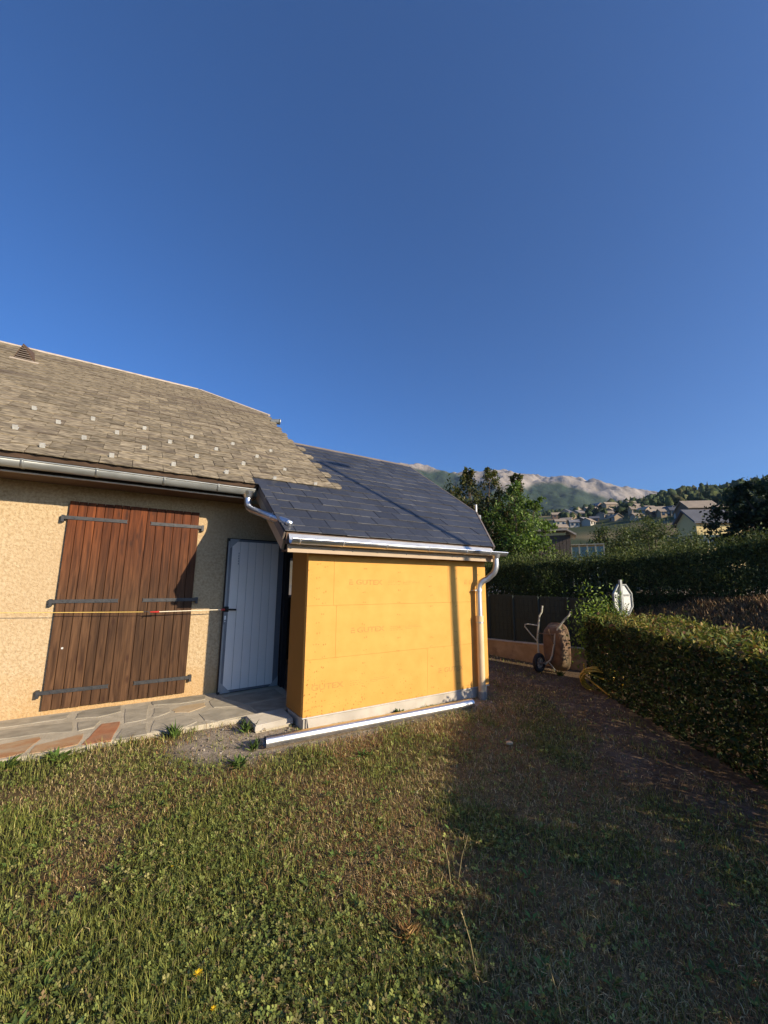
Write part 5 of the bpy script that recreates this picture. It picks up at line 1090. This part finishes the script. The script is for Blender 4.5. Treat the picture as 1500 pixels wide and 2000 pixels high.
weeds = [(.63,4.84,34,.17,'tuft of tall green grass against the pavement edge, nearest the step slab','grass tuft'),(-.28,4.80,26,.14,'dark leafy weed growing at the pavement edge under the red flagstone','weed'),(1.27,4.62,30,.15,'dense grass tuft on the left side of the grooved step slab','grass tuft'),
         (1.22,4.10,26,.13,'grass tuft hiding the left end of the loose zinc pipe','grass tuft'),(1.02,3.85,30,.12,'flat spreading green weed below the step slab','weed'),(3.0,4.30,26,.085,'small bright weed sprouting from the concrete plinth of the yellow wall','weed'),
         (-.63,4.82,22,.14,'thin dark weed at the pavement edge by the rust coloured flagstone','weed'),(7.12,4.92,60,.12,'pale sunlit grass tuft in front of the wheelbarrow wheel','grass tuft'),(2.05,3.45,20,.08,'broad-leaved weed in the dry grass below the loose pipe','weed')]
for (x, y, n, L, lab, cat) in weeds: plant('weed' if cat == 'weed' else 'grass_tuft', (x, y, gz_(x, y)), n, L, lab, cat, GR, [3, 2, 2], .10 if cat == 'grass tuft' else .26, (.6, 2.2) if cat == 'grass tuft' else (.25, 1.0))
for (x, y, L, lab) in [(-.185,1.86,.075,'large dock-like leaves at the left edge of the lawn'),(.03,1.98,.065,'broad dull green leaves right of the large leaves at the lawn edge')]:
    plant('broad_leaf_weed', (x, y, gz_(x, y)), 7, L, lab, 'weed', [(.07, .12, .035), (.10, .15, .045)], [2, 2], .5, (.15, .8))
plant('straw_tuft', (1.22, 1.70, gz_(1.22, 1.70)), 90, .085, 'small tuft of dry orange straw in the middle of the lawn', 'grass tuft', [(.42, .24, .09), (.5, .32, .14)], [2, 1], .05, (.35, 1.6))
def flower(x, y, h, r_, label):
    z = gz_(x, y); o = thing('dandelion', (x, y, z), label, 'flower'); m = MB(); m.tube([(x, y, z), (x+.004, y, z+h)], .0014, 5); part('stem', m, M['leafstem'], o)
    m = MB(); c = Vector((x+.004, y, z+h))
    for k in range(22):
        a = k*2.399; rr2 = r_*(.45+.55*(k % 3)/2); d = Vector((math.cos(a), math.sin(a), .25+.35*(1-(k % 3)/2))); s_ = Vector((-math.sin(a), math.cos(a), 0))*r_*.16; m.add([c-s_*.3, c+s_*.3, c+d*rr2+s_, c+d*rr2-s_], [(0, 1, 2, 3)])
    part('petals', m, M['petal'], o)
M['leafstem'] = mat('green_stem', (.10, .15, .03), None, rough=.6)
flower(.412, 1.955, .05, .017, 'yellow dandelion flower open on the lawn, the largest and brightest one'); flower(.44, 1.80, .035, .011, 'half-closed yellow dandelion just below the brightest one'); flower(.40, 2.72, .03, .008, 'tiny yellow flower in the grass nearer the pavement')
# dry stalks standing in the shadow
for i, (x, y, dx, dy, h, lab) in enumerate([(1.66, 1.83, .05, -.03, .22, 'tall dry stalk leaning right in the lawn shadow'), (1.62, 1.84, -.03, .02, .21, 'tall dry stalk standing straight beside the leaning stalk'), (1.36, 1.40, -.05, .03, .24, 'arching pale seed stalk at the shadow edge of the lawn'), (1.5, 1.12, -.03, .02, .18, 'lone pale stalk in the dark grass near the bottom edge')]):
    z = gz_(x, y); o = thing('dry_stalk', (x, y, z), lab, 'stalk'); m = MB(); m.tube([(x, y, z), (x+dx*.4, y+dy*.4, z+h*.55), (x+dx, y+dy, z+h)], [.0026, .002, .0015], 6); part('stem', m, mat('dry_stem', (.3, .24, .11), None, rough=.8), o)
    C = np.array([(x+dx*t, y+dy*t, z+h*t) for t in np.linspace(.75, 1.0, 7)])+RNG.normal(size=(7, 3))*.004; np_obj('seed_head', leaf_mesh('seed_head', C, .014, mixcol(7, [(.3, .25, .12)], [1]), M['grass'], .4, 1, off=(x, y, z)), o)
# a few single stones
for (x, y, s_, lab) in [(3.42, 2.98, .035, 'pale flat stone lying in the shaded grass'), (1.4, 3.93, .016, 'small white pebble in the grass below the zinc pipe end'), (1.62, 2.02, .012, 'tiny pink stone beside the dry grass patch')]:
    m = MB(); z = gz_(x, y); rs_ = random.Random(int(x*100)); V = []; 
    for j, (rr3, zz) in enumerate(((.7, 0), (1, .3), (.85, .6), (.4, .75))):
        for k in range(9): a = k*2*math.pi/9; q3 = rr3*s_*rs_.uniform(.85, 1.15); V.append((x+math.cos(a)*q3*1.3, y+math.sin(a)*q3, z+.008+zz*s_))
    f = [(j*9+k, j*9+(k+1) % 9, (j+1)*9+(k+1) % 9, (j+1)*9+k) for j in range(3) for k in range(9)]+[list(range(27, 36))]; m.add(V, f, 0, True); o = part('stone', m, M['stone_tan'], None); tag(o, lab, 'stone')

# ------------------------------------------------------------------ air
hz = MB(); hz.box((-600, -600, -3), (3000, 3000, 760)); hm = bpy.data.materials.new('haze'); hm.use_nodes = True; n_ = hm.node_tree.nodes; n_.remove(n_['Principled BSDF'])
vo = n_.new('ShaderNodeVolumePrincipled'); vo.inputs['Color'].default_value = (.62, .80, 1.0, 1); vo.inputs['Density'].default_value = .00007; vo.inputs['Anisotropy'].default_value = .25
hm.node_tree.links.new(vo.outputs[0], n_['Material Output'].inputs['Volume']); part('haze', hz, hm, None, 'stuff')
